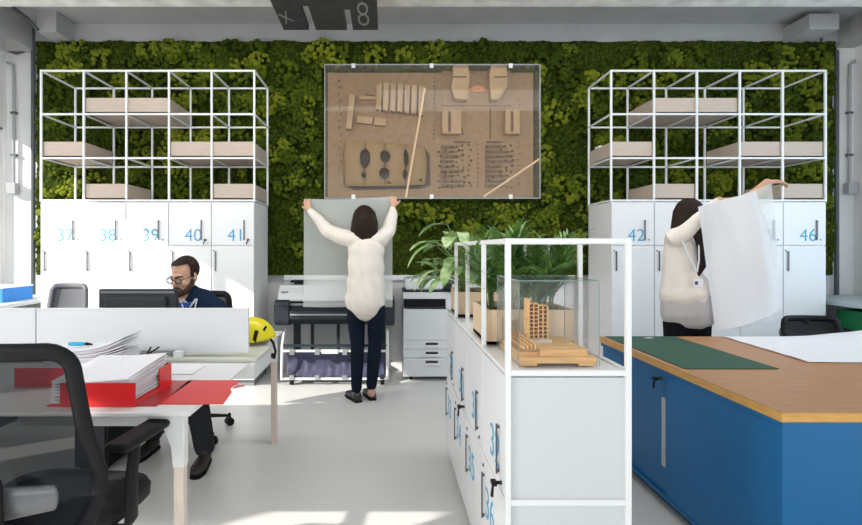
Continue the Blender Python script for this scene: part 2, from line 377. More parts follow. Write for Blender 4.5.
def tray(x0, x1, z, label, y0=4.8, y1=5.34, h=.145, m=M_birch, name='wooden_tray', cat='tray', group='pale wooden trays in the wall shelving', soil=False):
    bm = BM(); t = .012; z0 = z + .0125; z1 = z0 + h
    x0 += .0125; x1 -= .0125; y0 += .019; y1 -= .019
    box(bm, x0, x1, y0, y1, z0, z0 + t)
    box(bm, x0, x1, y0, y0 + t, z0, z1); box(bm, x0, x1, y1 - t, y1, z0, z1)
    box(bm, x0, x0 + t, y0 + t, y1 - t, z0, z1); box(bm, x1 - t, x1, y0 + t, y1 - t, z0, z1)
    if not soil: return obj(name, bm, m, label=label, cat=cat, group=group)
    th = thing(name, label, cat, ((x0 + x1) / 2, (y0 + y1) / 2, z0), group=group)
    obj('box', bm, m, th)
    bm = BM(); bmesh.ops.create_grid(bm, x_segments=20, y_segments=20, size=.5)
    for v in bm.verts:
        v.co.x = (x0 + x1) / 2 + v.co.x * (x1 - x0 - .03); v.co.y = (y0 + y1) / 2 + v.co.y * (y1 - y0 - .03)
        v.co.z = z1 - .025 + .02 * noise.noise(v.co * 20)
    obj('soil', bm, mat('potting soil', (0.05, 0.028, 0.015), 0.95, var=.4, scale=60, bump=1, bscale=80), th, smooth=True, kind='stuff')
    return th
LX = lambda i: -3.245 + .4 * i
RX = lambda i: 2.103 + .4022 * i
tray(LX(1), LX(3), 2.555, 'long pale wooden tray in the top row of the left grid')
tray(LX(0), LX(1), 2.143, 'short pale wooden tray at left end of the left grid, middle row')
tray(LX(3), LX(5), 2.143, 'long pale wooden tray at right end of the left grid, middle row')
tray(LX(1), LX(2), 1.746, 'short pale wooden tray in the lowest row of the left grid, second cell from left')
tray(LX(4), LX(5), 1.746, 'short pale wooden tray in the lowest row of the left grid, rightmost cell')
tray(RX(1), RX(3), 2.555, 'long pale wooden tray in the top row of the right grid')
tray(RX(0), RX(1), 2.143, 'short pale wooden tray at left end of the right grid, middle row')
tray(RX(3), RX(5), 2.143, 'long pale wooden tray at right end of the right grid, middle row')
tray(RX(1), RX(2), 1.746, 'short pale wooden tray on the lockers behind the standing woman')
tray(RX(4), RX(5), 1.746, 'short pale wooden tray in the lowest row of the right grid, rightmost cell')
bm = BM(); box(bm, 2.13, 2.25, 5.15, 5.25, 2.169, 2.33); obj('white_carton', bm, M_wht, label='small white carton in the left-end middle tray of the right grid', cat='box', bevel=.004)

# ------------------------------------------------------------ framed site model on the moss wall
bx0, bx1, bz0, bz1 = -.632, 1.555, 1.808, 3.162
fm = thing('site_model', 'large timber architectural site model in a clear acrylic case on the moss wall', 'architectural model', (.46, 5.39, bz0))
M0 = 5.40
quick('base_board', M_mdl, fm, (bx0 + .008, bx1 - .012, M0, 5.42, 1.838, 3.150))
cs_ = BM(); yf = 5.20; a = .006
box(cs_, bx0, bx1, yf, yf + a, bz0, bz1)
for x in (bx0, bx1 - a): box(cs_, x, x + a, yf + a, 5.43, bz0, bz1)
for z in (bz0, bz1 - a): box(cs_, bx0 + a, bx1 - a, yf + a, 5.43, z, z + a)
obj('acrylic_case', cs_, M_glass, fm)
ed = BM(); q = .005
for (x0, x1, z0, z1) in ((bx0 - .002, bx1 + .002, bz1 - .004, bz1 + .006), (bx0 - .002, bx1 + .002, bz0 - .006, bz0 + .004), (bx0 - .004, bx0 + .004, bz0, bz1), (bx1 - .004, bx1 + .004, bz0, bz1)):
    box(ed, x0, x1, yf - .003, yf + .008, z0, z1)
obj('case_edge', ed, mat('polished acrylic edge', (.40, .42, .40), .2), fm)
for px in (248, 480, 715):
    X = (270 + px / 2.972 - 387) / 98.5
    for z in (bz0 - .01, bz1 - .035):
        quick('clip', M_wht, fm, (X - .02, X + .02, yf - .012, yf - .0035, z, z + .045), bevel=.003)
def FM(px, py, s=95.0): return (270 + px / 2.972 - 387) / s, 1.3 - (40 + py / 2.972 - 248) / s
def fpoly(pts, h, m, name='model_block', y=M0, **k):
    bm = BM(); prism(bm, [FM(*p) for p in pts], y - h, y); return obj(name, bm, m, fm, **k)
def frect(x0, y0, x1, y1, h, m, name='model_block', **k): return fpoly([(x0, y0), (x1, y0), (x1, y1), (x0, y1)], h, m, name, **k)
for i in range(7):      # ribbed roof
    x = 318 + i * 20.5; yy = 133 + i * 1.6
    fpoly([(x, yy + (0 if i else 6)), (x + 15, yy + 2), (x + 12, 213 + i * 2.6), (x - 2, 210 + i * 2.6)], .09 + .01 * (i % 2), M_mdl2, 'roof_rib')
fpoly([(285, 131), (318, 134), (318, 168), (283, 160)], .03, M_mdl, 'roof_rib')
frect(266, 168, 316, 178, .03, M_mdl2); fpoly([(238, 166), (254, 168), (243, 270), (228, 268)], .09, M_mdl2)
fpoly([(260, 228), (306, 233), (304, 252), (259, 247)], .05, M_mdl2); fpoly([(311, 233), (346, 236), (343, 257), (309, 254)], .05, M_mdl2)
# undulating timber hall with oval openings
bm = BM(); nu, nv = 96, 44
ovals = [(.26, .40, .066, .21), (.24, .76, .036, .055), (.50, .33, .062, .14), (.49, .72, .064, .13), (.75, .33, .032, .21), (.74, .74, .03, .12), (.55, .93, .02, .03), (.93, .88, .02, .03)]
gv = [[None] * (nv + 1) for _ in range(nu + 1)]
for i in range(nu + 1):
    u = i / nu
    for j in range(nv + 1):
        v = j / nv; px = 225 + 235 * u + 12 * math.sin(v * math.pi) * (u - .5); py = 298 + 25 * u ** 1.4 + v * (138 - 10 * u - 20 * u * u)
        X, Z = FM(px, py); hh = .03 + .085 * abs(math.sin(u * math.pi * 4)) ** .5 * math.sin(max(.02, min(.98, v)) * math.pi) ** .35
        gv[i][j] = bm.verts.new((X, M0 - hh, Z))
for i in range(nu):
    for j in range(nv):
        u, v = (i + .5) / nu, (j + .5) / nv
        if any(((u - a_) / c_) ** 2 + ((v - b_) / d_) ** 2 < 1 for a_, b_, c_, d_ in ovals): continue
        bm.faces.new((gv[i][j], gv[i + 1][j], gv[i + 1][j + 1], gv[i][j + 1]))
wv = mat('slatted hall timber', (0.52, 0.34, 0.15), 0.6)
nt = wv.node_tree; wt = nt.nodes.new('ShaderNodeTexWave'); wt.inputs['Scale'].default_value = 34; wt.inputs['Distortion'].default_value = 1.0; wt.bands_direction = 'Z'
tc = nt.nodes.new('ShaderNodeTexCoord'); nt.links.new(tc.outputs['Object'], wt.inputs['Vector'])
rp = nt.nodes.new('ShaderNodeValToRGB'); rp.color_ramp.elements[0].color = (.10, .055, .018, 1); rp.color_ramp.elements[1].color = (.52, .32, .13, 1)
nt.links.new(wt.outputs[0], rp.inputs[0]); nt.links.new(rp.outputs[0], nt.nodes['Principled BSDF'].inputs['Base Color'])
obj('slatted_hall', bm, wv, fm, smooth=True, solid=.008)
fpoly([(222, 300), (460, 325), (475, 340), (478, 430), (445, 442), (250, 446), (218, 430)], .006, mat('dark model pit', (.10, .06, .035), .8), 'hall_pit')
frect(512, 93, 715, 195, .02, M_mdl, 'plinth_block')
fpoly([(540, 86), (582, 86), (588, 120), (580, 188), (545, 184), (534, 150), (540, 118)], .14, M_mdl2, 'tower_block')
fpoly([(650, 86), (694, 86), (698, 150), (686, 165), (670, 188), (650, 186), (645, 120)], .14, M_mdl2, 'tower_block')
frect(540, 120, 578, 124, .143, M_mdl3, 'roof_slot'); frect(658, 120, 694, 124, .143, M_mdl3, 'roof_slot')
fpoly([(594 + 22 + 22 * math.cos(k * .3927), 147 + 10 * math.sin(k * .3927)) for k in range(16)], .03, mat('copper oval', (.62, .26, .10), .5), 'oval_pond')
frect(510, 213, 565, 283, .09, M_mdl2, 'slotted_block'); frect(527, 216, 535, 278, .092, M_mdl3, 'roof_slot')
frect(695, 213, 736, 283, .09, M_mdl2, 'slotted_block'); frect(710, 216, 718, 278, .092, M_mdl3, 'roof_slot')
frect(548, 300, 596, 305, .02, M_mdl3, 'model_wall'); frect(645, 300, 690, 305, .02, M_mdl3, 'model_wall')
bm = BM(); rr = random.Random(2)
def ftree(bm, px, py, s=1.0):
    X, Z = FM(px, py); h = .03 * s
    loft(bm, [(X, M0, Z), (X + .004, M0 - h, Z)], [.009 * s, .003], n=5, up=(0, 0, 1), round_caps=False)
for gx in (505, 522, 540, 558, 575, 593, 648, 664, 682, 700, 718):
    for k_ in range(9): ftree(bm, gx + rr.uniform(-5, 5), 315 + k_ * 15 + rr.uniform(-4, 4), rr.uniform(.8, 1.5))
for k_ in range(15): ftree(bm, 488 + rr.uniform(-2, 2), 110 + k_ * 13, .8); ftree(bm, 655, 205 + k_ * 6, .8); ftree(bm, 740 + rr.uniform(-3, 3), 175 + k_ * 18, .7); ftree(bm, 205 + rr.uniform(-6, 6), 120 + k_ * 20, .9)
for k_ in range(10): ftree(bm, 555 + k_ * 2, 205 + k_ * 8, .8); ftree(bm, 618, 310 + k_ * 14, .8); ftree(bm, 462 + rr.uniform(-8, 8), 340 + k_ * 9, 1)
obj('model_trees', bm, M_mdl3, fm, kind='stuff')
for rows in ((508, 590), (640, 735)):
    bm = BM()
    for k_ in range(9):
        y0 = 312 + k_ * 14.5; x1 = rows[0] + (rows[1] - rows[0]) * rr.uniform(.5, 1)
        prism(bm, [FM(rows[0], y0), FM(x1, y0 + 3), FM(x1 - 8, y0 + 9), FM(rows[0], y0 + 11)], M0 - .012, M0)
    obj('planting_strip', bm, M_mdl3, fm)
for (p, q_) in (((460, 143), (404, 468)), ((803, 352), (635, 466))):
    bm = BM(); A = FM(p[0], p[1], 98.0); B = FM(q_[0], q_[1], 98.0)
    cyl(bm, (A[0], 5.225, A[1]), (B[0], 5.225, B[1]), .011, 8)
    obj('wooden_rod', bm, mat('pale rod', (.80, .55, .33), .5), fm)

# ------------------------------------------------------------ ceiling baffle, conduits
cp = thing('ceiling_baffle', 'dark slotted panel hanging from the ceiling with chalk marks', 'ceiling panel', (-.5, 4.2, 3.25))
bm = BM(); zb = 3.25; yf_ = 4.58
for x0, x1 in ((-.921, -.698), (-.635, -.358), (-.304, -.080)): box(bm, x0, x1, 4.13, yf_, zb, zb + .05)
box(bm, -.921, -.080, 3.35, 4.13, zb, zb + .05); box(bm, -.358, -.304, 4.13, 4.19, zb, zb + .05)
obj('panel', bm, mat('dark slate panel', (.035, .037, .036), .7, var=.25, scale=9), cp)
M_chalk = mat('chalk', (.25, .26, .25), .9)
text('chalk_mark', '8', (-.20, 4.30, zb - .001), .20, M_chalk, cp, 'down', rot=Matrix.Diagonal((1.2, 3.2, 1, 1)), thin=-.004)
text('chalk_mark', 'x', (-.86, 4.30, zb - .001), .14, M_chalk, cp, 'down', rot=Matrix.Diagonal((1.6, 3.5, 1, 1)) @ Matrix.Rotation(R(20), 4, 'Z'), thin=-.003)
for x in (-.86, -.14):
    bm = BM(); cyl(bm, (x, 3.8, zb + .05), (x, 3.8, ZC), .006, 8); obj('hanger_rod', bm, M_grey, cp)
def pipe(name, pts, r, m, label, cat='pipe', extra=None, group=None):
    bm = BM(); loft(bm, pts, r, n=10, up=(0.1, 1, 0.1))
    if extra is None: return obj(name, bm, m, smooth=True, label=label, cat=cat, group=group)
    t = thing(name, label, cat, pts[-1], group=group); obj('conduit', bm, m, t, smooth=True)
    x, y, z = extra; quick('socket_box', M_grey, t, (x - .05, x + .05, y - .05, y + .02, z - .07, z + .05), bevel=.006)
    for f_ in (.25, .6):
        zz = pts[-1][2] + (pts[-3][2] - pts[-1][2]) * f_; quick('pipe_clip', M_dpipe, t, (x - .03, x + .03, y - .015, y + .02, zz - .012, zz + .012))
    return t
YW = 5.53
pipe('wall_pipe', [(-3.80, 5.50, ZC - .02), (-3.80, 5.50, 2.5), (-3.80, 5.50, 0.75)], .022, M_dpipe, 'dark vertical pipe at the left edge of the moss wall')
pipe('wall_pipe', [(4.83, 5.50, ZC - .3), (4.83, 5.50, 2.5), (4.83, 5.50, 0.75)], .022, M_dpipe, 'dark vertical pipe at the right edge of the moss wall')
pipe('electric_conduit', [(-4.10, YW, 3.30), (-4.04, YW, 3.28), (-4.03, YW, 3.15), (-4.03, YW, 1.98)], .015, M_grey, 'grey conduit running down to a socket box on the far left wall', extra=(-4.03, YW, 1.95), cat='conduit')
pipe('electric_conduit', [(5.05, YW, 3.32), (5.00, YW, 3.28), (4.995, YW, 3.15), (4.995, YW, 1.98)], .015, M_grey, 'grey conduit running down to a socket box on the far right wall', extra=(4.995, YW, 1.95), cat='conduit')
pipe('ceiling_conduit', [(-4.12, YW, 3.44), (-4.0, YW, 3.40), (-3.92, YW, 3.42), (-3.91, YW, 3.55), (-3.91, YW, 3.70)], .014, M_dpipe, 'dark bent conduit high on the left wall under the ceiling', cat='conduit')
pipe('ceiling_conduit', [(4.66, 5.5, 3.53), (4.66, 5.5, 3.70)], .018, M_dpipe, 'short dark conduit above the right end of the moss wall', cat='conduit')
pipe('ceiling_conduit', [(-3.52, 5.15, 3.50), (-3.6, 5.13, 3.60), (-3.72, 5.1, 3.69)], .018, M_dpipe, 'short dark conduit above the left end of the moss wall', cat='conduit')
pipe('hanging_hook', [(-.70, 5.40, 3.70), (-.71, 5.41, 3.60), (-.715, 5.42, 3.49)], .011, M_grey, 'small grey hook pipe hanging above the timber model', cat='hook')

# window counters at both ends
c1 = thing('window_counter', 'white window-side counter at left edge under the blue box', 'counter', (-3.75, 4.0, 0), group='counters along the windows')
quick('worktop', M_wht, c1, (XL + .01, -3.365, 2.7, 5.50, .765, .80), bevel=.003); quick('apron', mat('sage panel', (.42, .47, .43), .6), c1, (XL + .02, -3.42, 2.75, 5.46, .0, .765))
c2 = thing('window_counter', 'grey window-side counter at right edge beside locker 46', 'counter', (4.7, 4.0, 0), group='counters along the windows')
quick('worktop', mat('pale blue grey top', (.45, .52, .56), .4), c2, (4.20, XR - .01, 2.7, 5.45, .76, .80), bevel=.003)
quick('leg', M_blk, c2, (4.30, 4.34, 2.75, 2.79, 0, .76)); quick('leg', M_blk, c2, (4.30, 4.34, 5.36, 5.40, 0, .76)); quick('back_panel', M_dk, c2, (XR - .04, XR - .02, 2.75, 5.4, .0, .76))
quick('low_shelf', M_dk, c2, (4.25, XR - .05, 2.8, 5.35, .52, .545))
def crate(x0, x1, y0, y1, z0, z1, m, name, label, cat):
    bm = BM(); t = .006
    box(bm, x0, x1, y0, y1, z0, z0 + t)
    for b in ((x0, x1, y0, y0 + t), (x0, x1, y1 - t, y1), (x0, x0 + t, y0 + t, y1 - t), (x1 - t, x1, y0 + t, y1 - t)): box(bm, b[0], b[1], b[2], b[3], z0 + t, z1)
    box(bm, x0 - .01, x1 + .01, y0 - .01, y0, z1 - .02, z1)
    return obj(name, bm, m, label=label, cat=cat)
crate(4.30, 4.95, 4.30, 4.9, .546, .72, mat('green crate', (.01, .20, .07), .5), 'green_crate', 'green plastic crate on the shelf under the right counter', 'crate')
bb = thing('storage_box', 'blue box with white lid on the left window counter', 'box', (-3.85, 4.85, .80))
quick('body', mat('blue box card', (.01, .20, .62), .5), bb, (-4.05, -3.50, 4.66, 5.06, .801, .93), bevel=.003); quick('lid', M_wht, bb, (-4.055, -3.495, 4.655, 5.065, .93, .94))

# ------------------------------------------------------------ large format printer
pl = thing('large_format_printer', 'white and dark wide roll printer on a wheeled stand behind the woman', 'printer', (-.51, 5.15, 0))
M_pw = mat('printer white', (.78, .79, .80), .35); M_pd = mat('printer slate', (.022, .028, .038), .4)
def pr(name, m, *bx, **k): return quick(name, m, pl, *bx, **k)
px0, px1 = -1.085, .075
bm = BM(); prism(bm, [(4.98, .735), (4.95, .80), (5.0, .865), (5.08, .93), (5.40, .95), (5.42, .73)], px0 + .02, px1 - .02, 'x'); obj('housing', bm, M_pw, pl, bevel=.012)
pr('paper_slot', M_blk, (px0 + .15, px1 - .12, 4.945, 4.975, .765, .785))
bm = BM(); prism(bm, [(4.97, .56), (4.90, .62), (4.90, .69), (4.96, .735), (5.38, .735), (5.38, .56)], px0 + .15, px1 - .12, 'x'); obj('output_guide', bm, M_pd, pl, bevel=.01)
for x0, x1 in ((px0, px0 + .15), (px1 - .12, px1)):
    bm = BM(); prism(bm, [(4.95, .55), (4.90, .60), (4.90, .77), (4.94, .80), (5.42, .80), (5.42, .55)], x0, x1, 'x'); obj('end_housing', bm, M_pd, pl, bevel=.015)
pr('feed_strip', mat('printer strip', (.35, .37, .4), .4), (px0 + .16, px1 - .13, 4.885, 4.905, .655, .67))
pr('control_panel', M_blk, (px0 + .12, px0 + .28, 5.10, 5.24, .955, .975), (px0 + .15, px0 + .24, 5.14, 5.2, .94, .955), bevel=.004)
pr('ink_flap', M_dk, (px0 + .05, px0 + .12, 4.99, 5.0, .868, .875))
for x in (px0 + .18, px1 - .12):
    pr('stand_leg', M_dk, (x - .03, x + .03, 5.12, 5.20, .08, .56))
    pr('stand_foot', M_dk, (x - .025, x + .025, 4.83, 5.44, .055, .09), bevel=.005)
    for y in (4.87, 5.40):
        bm = BM(); cyl(bm, (x - .018, y, .028), (x + .018, y, .028), .027, 14); obj('caster', bm, M_blk, pl)
for x in (-.75, -.49): pr('stand_brace', M_dk, (x - .015, x + .015, 5.14, 5.17, .16, .56))
pr('cross_beam', M_dk, (px0 + .21, px1 - .15, 5.14, 5.18, .16, .20))
# catch basket: side frames, rails, fabric
pr('basket_rail', M_pd, (px0 + .1, px1 - .08, 4.86, 4.875, .36, .385)); pr('basket_rail', M_pw, (px0 + .1, px1 - .08, 4.845, 4.86, .315, .335)); pr('basket_rail', M_pw, (px0 + .1, px1 - .08, 4.83, 4.845, .055, .075))
for x in (px0 + .09, px1 - .07):
    bm = BM(); loft(bm, [(x, 5.0, .50), (x, 4.93, .46), (x, 4.86, .37), (x, 4.83, .08), (x, 4.84, .06)], .013, n=8, up=(1, 0, 0)); obj('basket_arm', bm, M_pw, pl, smooth=True)
bm = BM(); gx, gz = 60, 14; g = [[bm.verts.new((px0 + .12 + (px1 - px0 - .22) * i / gx, 4.88 + .07 * math.sin(j / gz * math.pi) + .012 * noise.noise((i * .35, j * .3, 1)), .325 - .255 * j / gz)) for j in range(gz + 1)] for i in range(gx + 1)]
for i in range(gx):
    for j in range(gz): bm.faces.new((g[i][j], g[i + 1][j], g[i + 1][j + 1], g[i][j + 1]))
obj('catch_cloth', bm, mat('slate blue nylon', (.045, .05, .10), .6, var=.2, scale=6), pl, smooth=True, solid=.003)
for x in (-.90, -.66, -.40, -.14):
    pr('basket_clip', M_slv, (x - .022, x + .022, 4.835, 4.862, .29, .345)); pr('basket_clip', M_slv, (x - .022, x + .022, 4.82, 4.85, .055, .10))
pr('roll_holder', M_pw, (-.62, -.46, 4.835, 4.85, .30, .34), bevel=.004)

# ------------------------------------------------------------ copier
cpx = .157
ph = thing('photocopier', 'white office photocopier with three paper drawers beside the plant', 'photocopier', (cpx + .29, 5.22, 0))
def pc(name, m, *bx, parent=None, **k): return quick(name, m, parent or ph, *bx, **k)
M_pcw = mat('copier white', (.68, .70, .71), .4); M_pcg = mat('copier grey', (.42, .44, .45), .4)
yc = 5.0
pc('body', M_pcw, (cpx, cpx + .58, yc + .012, 5.45, .042, .705), bevel=.008)
pc('front_cover', M_pcw, (cpx + .004, cpx + .576, yc, yc + .012, .402, .70), bevel=.003)
for i, (z0, z1) in enumerate(((.313, .398), (.228, .309), (.044, .222))):
    d = pc('paper_drawer', M_pcw, (cpx + .004, cpx + .576, yc, yc + .012, z0, z1), bevel=.003)
    zm = z1 - .035; pc('handle', mat('handle light', (.75, .76, .77), .3), (cpx + .21, cpx + .36, yc - .012, yc, zm - .034, zm - .012), parent=d, bevel=.004)
    pc('recess_shade', M_dk, (cpx + .22, cpx + .34, yc - .003, yc, zm - .010, zm + .012), parent=d)  # dark plate laid on the drawer for the shade above the grip
pc('output_bay', M_blk, (cpx + .02, cpx + .42, yc + .05, 5.42, .706, .80)); pc('output_tray', M_dk, (cpx + .03, cpx + .42, yc + .0, yc + .3, .706, .722), bevel=.004)
pc('side_tower', M_pcw, (cpx + .42, cpx + .58, yc + .02, 5.44, .706, .80), bevel=.004)
pc('scanner', M_pcw, (cpx, cpx + .58, yc + .02, 5.44, .80, .865), bevel=.006); pc('scanner_lip', M_dk, (cpx, cpx + .58, yc + .03, 5.43, .865, .88))
pc('document_feeder', M_pcw, (cpx + .02, cpx + .40, yc + .05, 5.42, .881, 1.0), bevel=.03, seg=4); pc('feeder_hinge', M_dk, (cpx + .40, cpx + .5, yc + .15, 5.4, .881, .95), bevel=.01)
pc('control_screen', M_blk, (cpx + .43, cpx + .57, yc - .03, yc + .05, .88, .90), bevel=.004)
for x in (cpx + .08, cpx + .5):
    for y in (yc + .06, 5.38):
        bm = BM(); cyl(bm, (x - .015, y, .03), (x + .015, y, .03), .029, 14); obj('caster', bm, M_blk, ph)

# ------------------------------------------------------------ central locker island
IX0, IX1, IY0, CL = .37, .763, 1.595, .4
LZ = .918
def islocker(i, up, lo, key):
    y0 = IY0 + .01 + CL * i; y1 = y0 + CL
    t = thing('island_locker', ['white low locker unit nearest the camera in the central island, doors %s and %s' % (up, lo), 'white low locker unit second from the near end of the island, doors %s and %s' % (up, lo),
        'white low locker unit third from the near end of the island, doors %s and %s' % (up, lo), 'white low locker unit at far end of the island under the far planter'][i], 'locker', (.567, (y0 + y1) / 2, 0), group='lockers of the central island')
    b = BM(); box(b, .391, .741, y0 + (.02 if i == 0 else .001), y1 - (.001 if i < 3 else .012), .05, .899); obj('body', b, M_wht, t)
    quick('plinth', M_seam, t, (.40, .735, y0 + .03, y1 - .015, 0, .05)); quick('top_panel', M_wht, t, (.391, .741, y0 + (.013 if i == 0 else .0005), y1 - (.0005 if i < 3 else .012), .8995, .9135))
    g = .003; xd = .374
    ya, yb = y0 + (.014 if i == 0 else g), y1 - g
    d = quick('upper_door', M_door, t, (xd, xd + .016, ya, yb, .508, .893), bevel=.0015)
    yh = y0 + .10; quick('handle', M_gun, d, (xd - .012, xd - .007, yh - .004, yh + .004, .55, .715), (xd - .008, xd, yh - .003, yh + .003, .70, .711), (xd - .008, xd, yh - .003, yh + .003, .555, .566))
    bm = BM(); cyl(bm, (xd, y0 + .065, .535), (xd - .004, y0 + .065, .535), .007, 12); obj('lock', bm, M_gun, d)
    text('number', up, (xd - .001, y0 + .172, .612), .165, M_cyan, d, 'left', thin=-.0010)
    e = quick('lower_door', M_door, t, (xd, xd + .016, ya, yb, .06, .502), bevel=.0015)
    yh = y1 - .04; quick('handle', M_gun, e, (xd - .012, xd - .007, yh - .004, yh + .004, .265, .44), (xd - .008, xd, yh - .003, yh + .003, .424, .435), (xd - .008, xd, yh - .003, yh + .003, .27, .281))
    bm = BM(); cyl(bm, (xd, y1 - .022, .46), (xd - .004, y1 - .022, .46), .007, 12); obj('lock', bm, M_gun, e)
    text('number', lo, (xd - .001, y1 - .14, .34), .165, M_cyan, e, 'left', thin=-.0010)
    if key: keyset(d, xd - .004, y0 + .065, .535, 'left')
for i in range(4): islocker(i, str(32 - i), str(36 - i), i in (0, 2))
isf = thing('island_shelving', 'white steel frame rising from the central locker island around planters and model', 'shelving', (.567, 2.2, 0))
r = .0085
def ipost(x, y, z0, z1): quick('post', M_frame, isf, (x - r, x + r, y - r, y + r, z0, z1), bevel=.0015)
ZT = 1.322; xa, xb = IX0 + r, IX1 - r; ya = IY0 + r
for x in (xa, xb): ipost(x, ya, 0, ZT + r)
for k_ in (1, 2, 3):
    for x in (xa, xb): ipost(x, ya + CL * k_, LZ + .001, ZT + r)
e = .0007
for z in (.505, LZ - r, .04): quick('end_rail', M_frame, isf, (xa + r, xb - r, ya - r + e, ya + r - e, z - r, z + r))
for z in (ZT,):
    for k_ in range(4): quick('cross_rail', M_frame, isf, (xa + r, xb - r, ya + CL * k_ - r + e, ya + CL * k_ + r - e, z - r + e, z + r - e))
for x in (xa, xb): quick('long_rail', M_frame, isf, (x - r + e, x + r - e, ya + r, ya + CL * 3 - r, ZT - r + e, ZT + r - e))
for x in (xa,): quick('long_rail', M_frame, isf, (x - r + e, x + r - e, ya + r, ya + CL * 4, LZ - 2 * r + .003, LZ + .0005))
quick('long_rail', M_frame, isf, (xb - r + e, xb + r - e, ya + r, ya + CL * 4, LZ - 2 * r + .003, LZ + .0005))
quick('end_panel', mat('grey white end panel', (.60, .63, .64), .45), isf, (xa + r, xb - r, ya + .004, ya + .008, .06, .893))
quick('side_panel', M_wht, isf, (.744, .760, ya + r + .001, ya + CL * 4, .05, .893))

def leafblade(bm, base, d, up, L, wd, droop, nseg=7, fold=.25):
    d = V(d).normalized(); p = V(base); side = d.cross(V(up)); side = side.normalized() if side.length > 1e-3 else V((1, 0, 0))
    prev = None
    for i in range(nseg + 1):
        t = i / nseg; wv_ = wd * (math.sin(math.pi * min(1, t * .93 + .05)) ** .8) * (1 if t < .99 else .1)
        n = side.cross(d).normalized()
        cur = [bm.verts.new(p - side * wv_ + n * wv_ * fold), bm.verts.new(p), bm.verts.new(p + side * wv_ + n * wv_ * fold)]
        if prev:
            bm.faces.new((prev[0], prev[1], cur[1], cur[0])); bm.faces.new((prev[1], prev[2], cur[2], cur[1]))
        prev = cur; p = p + d * (L / nseg); d = (d + V((0, 0, -droop / nseg))).normalized()
def leafmat(name, c1, c2, mid):
    m = mat(name, c1, .4, var=.0); nt = m.node_tree; b = nt.nodes['Principled BSDF']
    n = nt.nodes.new('ShaderNodeTexNoise'); n.inputs['Scale'].default_value = 18; tc = nt.nodes.new('ShaderNodeTexCoord'); nt.links.new(tc.outputs['Object'], n.inputs['Vector'])
    r_ = nt.nodes.new('ShaderNodeValToRGB'); r_.color_ramp.elements[0].position = .38; r_.color_ramp.elements[1].position = .62
    r_.color_ramp.elements[0].color = tuple(c1) + (1,); r_.color_ramp.elements[1].color = tuple(c2) + (1,)
    nt.links.new(n.outputs[0], r_.inputs[0]); nt.links.new(r_.outputs[0], b.inputs['Base Color'])
    b.inputs['Subsurface Weight'].default_value = 0.0
    return m
M_palm = leafmat('palm leaf', (.06, .16, .025), (.20, .38, .09), 0)
M_broad = leafmat('variegated leaf', (.12, .30, .06), (.50, .62, .30), 0)
M_stem = mat('green stem', (.12, .20, .05), .5)
def palm(x, y, z, label, h, nfr, seed, spread=1.0, lean=(0, 0)):
    rg = random.Random(seed); t = thing('potted_palm', label, 'plant', (x, y, z), group='feathery palms in the planters')
    lf, st = BM(), BM()
    for i in range(nfr):
        a = rg.uniform(0, 2 * math.pi); el = rg.uniform(.2, 1); H = h * rg.uniform(.55, 1.0)
        rad_ = spread * rg.uniform(.04, .15); p0 = V((x + .05 * math.cos(a), y + .06 * math.sin(a), z)); pts = []
        for k_ in range(9):
            u = k_ / 8; pts.append(p0 + V((rad_ * u ** 1.8 * math.cos(a) + lean[0] * u, rad_ * u ** 1.8 * math.sin(a) * .9 + lean[1] * u, H * (u - .22 * u * u * u))))
        loft(st, pts, [.0035 - .0003 * k_ for k_ in range(9)], n=5, round_caps=False)
        for k_ in range(2, 9):
            for sub_ in (0, .33, .66):
                if k_ == 8 and sub_: continue
                P_ = pts[k_].lerp(pts[min(8, k_ + 1)], sub_); d = (pts[min(8, k_ + 1)] - pts[k_ - 1]).normalized()
                for sg in (-1, 1):
                    q = V((-math.sin(a), math.cos(a), 0)) * sg
                    leafblade(lf, P_, (d * .7 + q * rg.uniform(.5, 1.0) + V((0, 0, .15))), (0, 0, 1), rg.uniform(.07, .13), .0048, rg.uniform(.3, 1.0), 4)
    obj('fronds', lf, M_palm, t, smooth=True, kind='stuff'); obj('stems', st, M_stem, t, kind='stuff')
def broad(x, y, z, label, seed, n=14, bias=(-.5, -.2)):
    rg = random.Random(seed); t = thing('leafy_plant', label, 'plant', (x, y, z))
    st = BM()
    for i in range(n):
        a = rg.uniform(math.pi * .45, math.pi * 1.65) if i < n * .75 else rg.uniform(0, 6.28)
        H = rg.uniform(.10, .42); ro = rg.uniform(.04, .16)
        tip = V((x + ro * math.cos(a) + bias[0] * .10, y + ro * math.sin(a), z + H))
        mid = V((x + .3 * ro * math.cos(a), y + .3 * ro * math.sin(a), z + H * .6))
        loft(st, [(x, y, z), mid, tip], [.006, .005, .003], n=5, round_caps=False)
        lf = BM(); leafblade(lf, tip, (math.cos(a), math.sin(a) * .8, rg.uniform(-.1, .7)), (0, 0, 1), rg.uniform(.15, .24), rg.uniform(.028, .042), rg.uniform(.9, 1.9), 9, .2)
        obj('leaf', lf, M_broad, t, smooth=True)
    obj('stems', st, M_stem, t)
tray(IX0 + .014, IX1 - .014, LZ - .010, 'near birch planter box on the island just behind the acrylic case', IY0 + CL, IY0 + 2 * CL - .02, .136, M_birch2, 'planter_box', 'planter', 'birch planters on the island', True)
tray(IX0 + .014, IX1 - .014, LZ - .010, 'far birch planter box at the back end of the island by the photocopier', IY0 + 3 * CL + .02, IY0 + 4 * CL, .136, M_birch2, 'planter_box', 'planter', 'birch planters on the island', True)
yp = IY0 + CL * 1.5; yq = IY0 + CL * 3.5
palm(.47, yp, 1.02, 'feathery palm in the left half of the near planter', .44, 22, 1)
palm(.66, yp + .02, 1.02, 'feathery palm in the right half of the near planter', .42, 22, 2)
palm(.57, yp - .09, 1.02, 'short dense palm in the middle front of the near planter', .27, 16, 9)
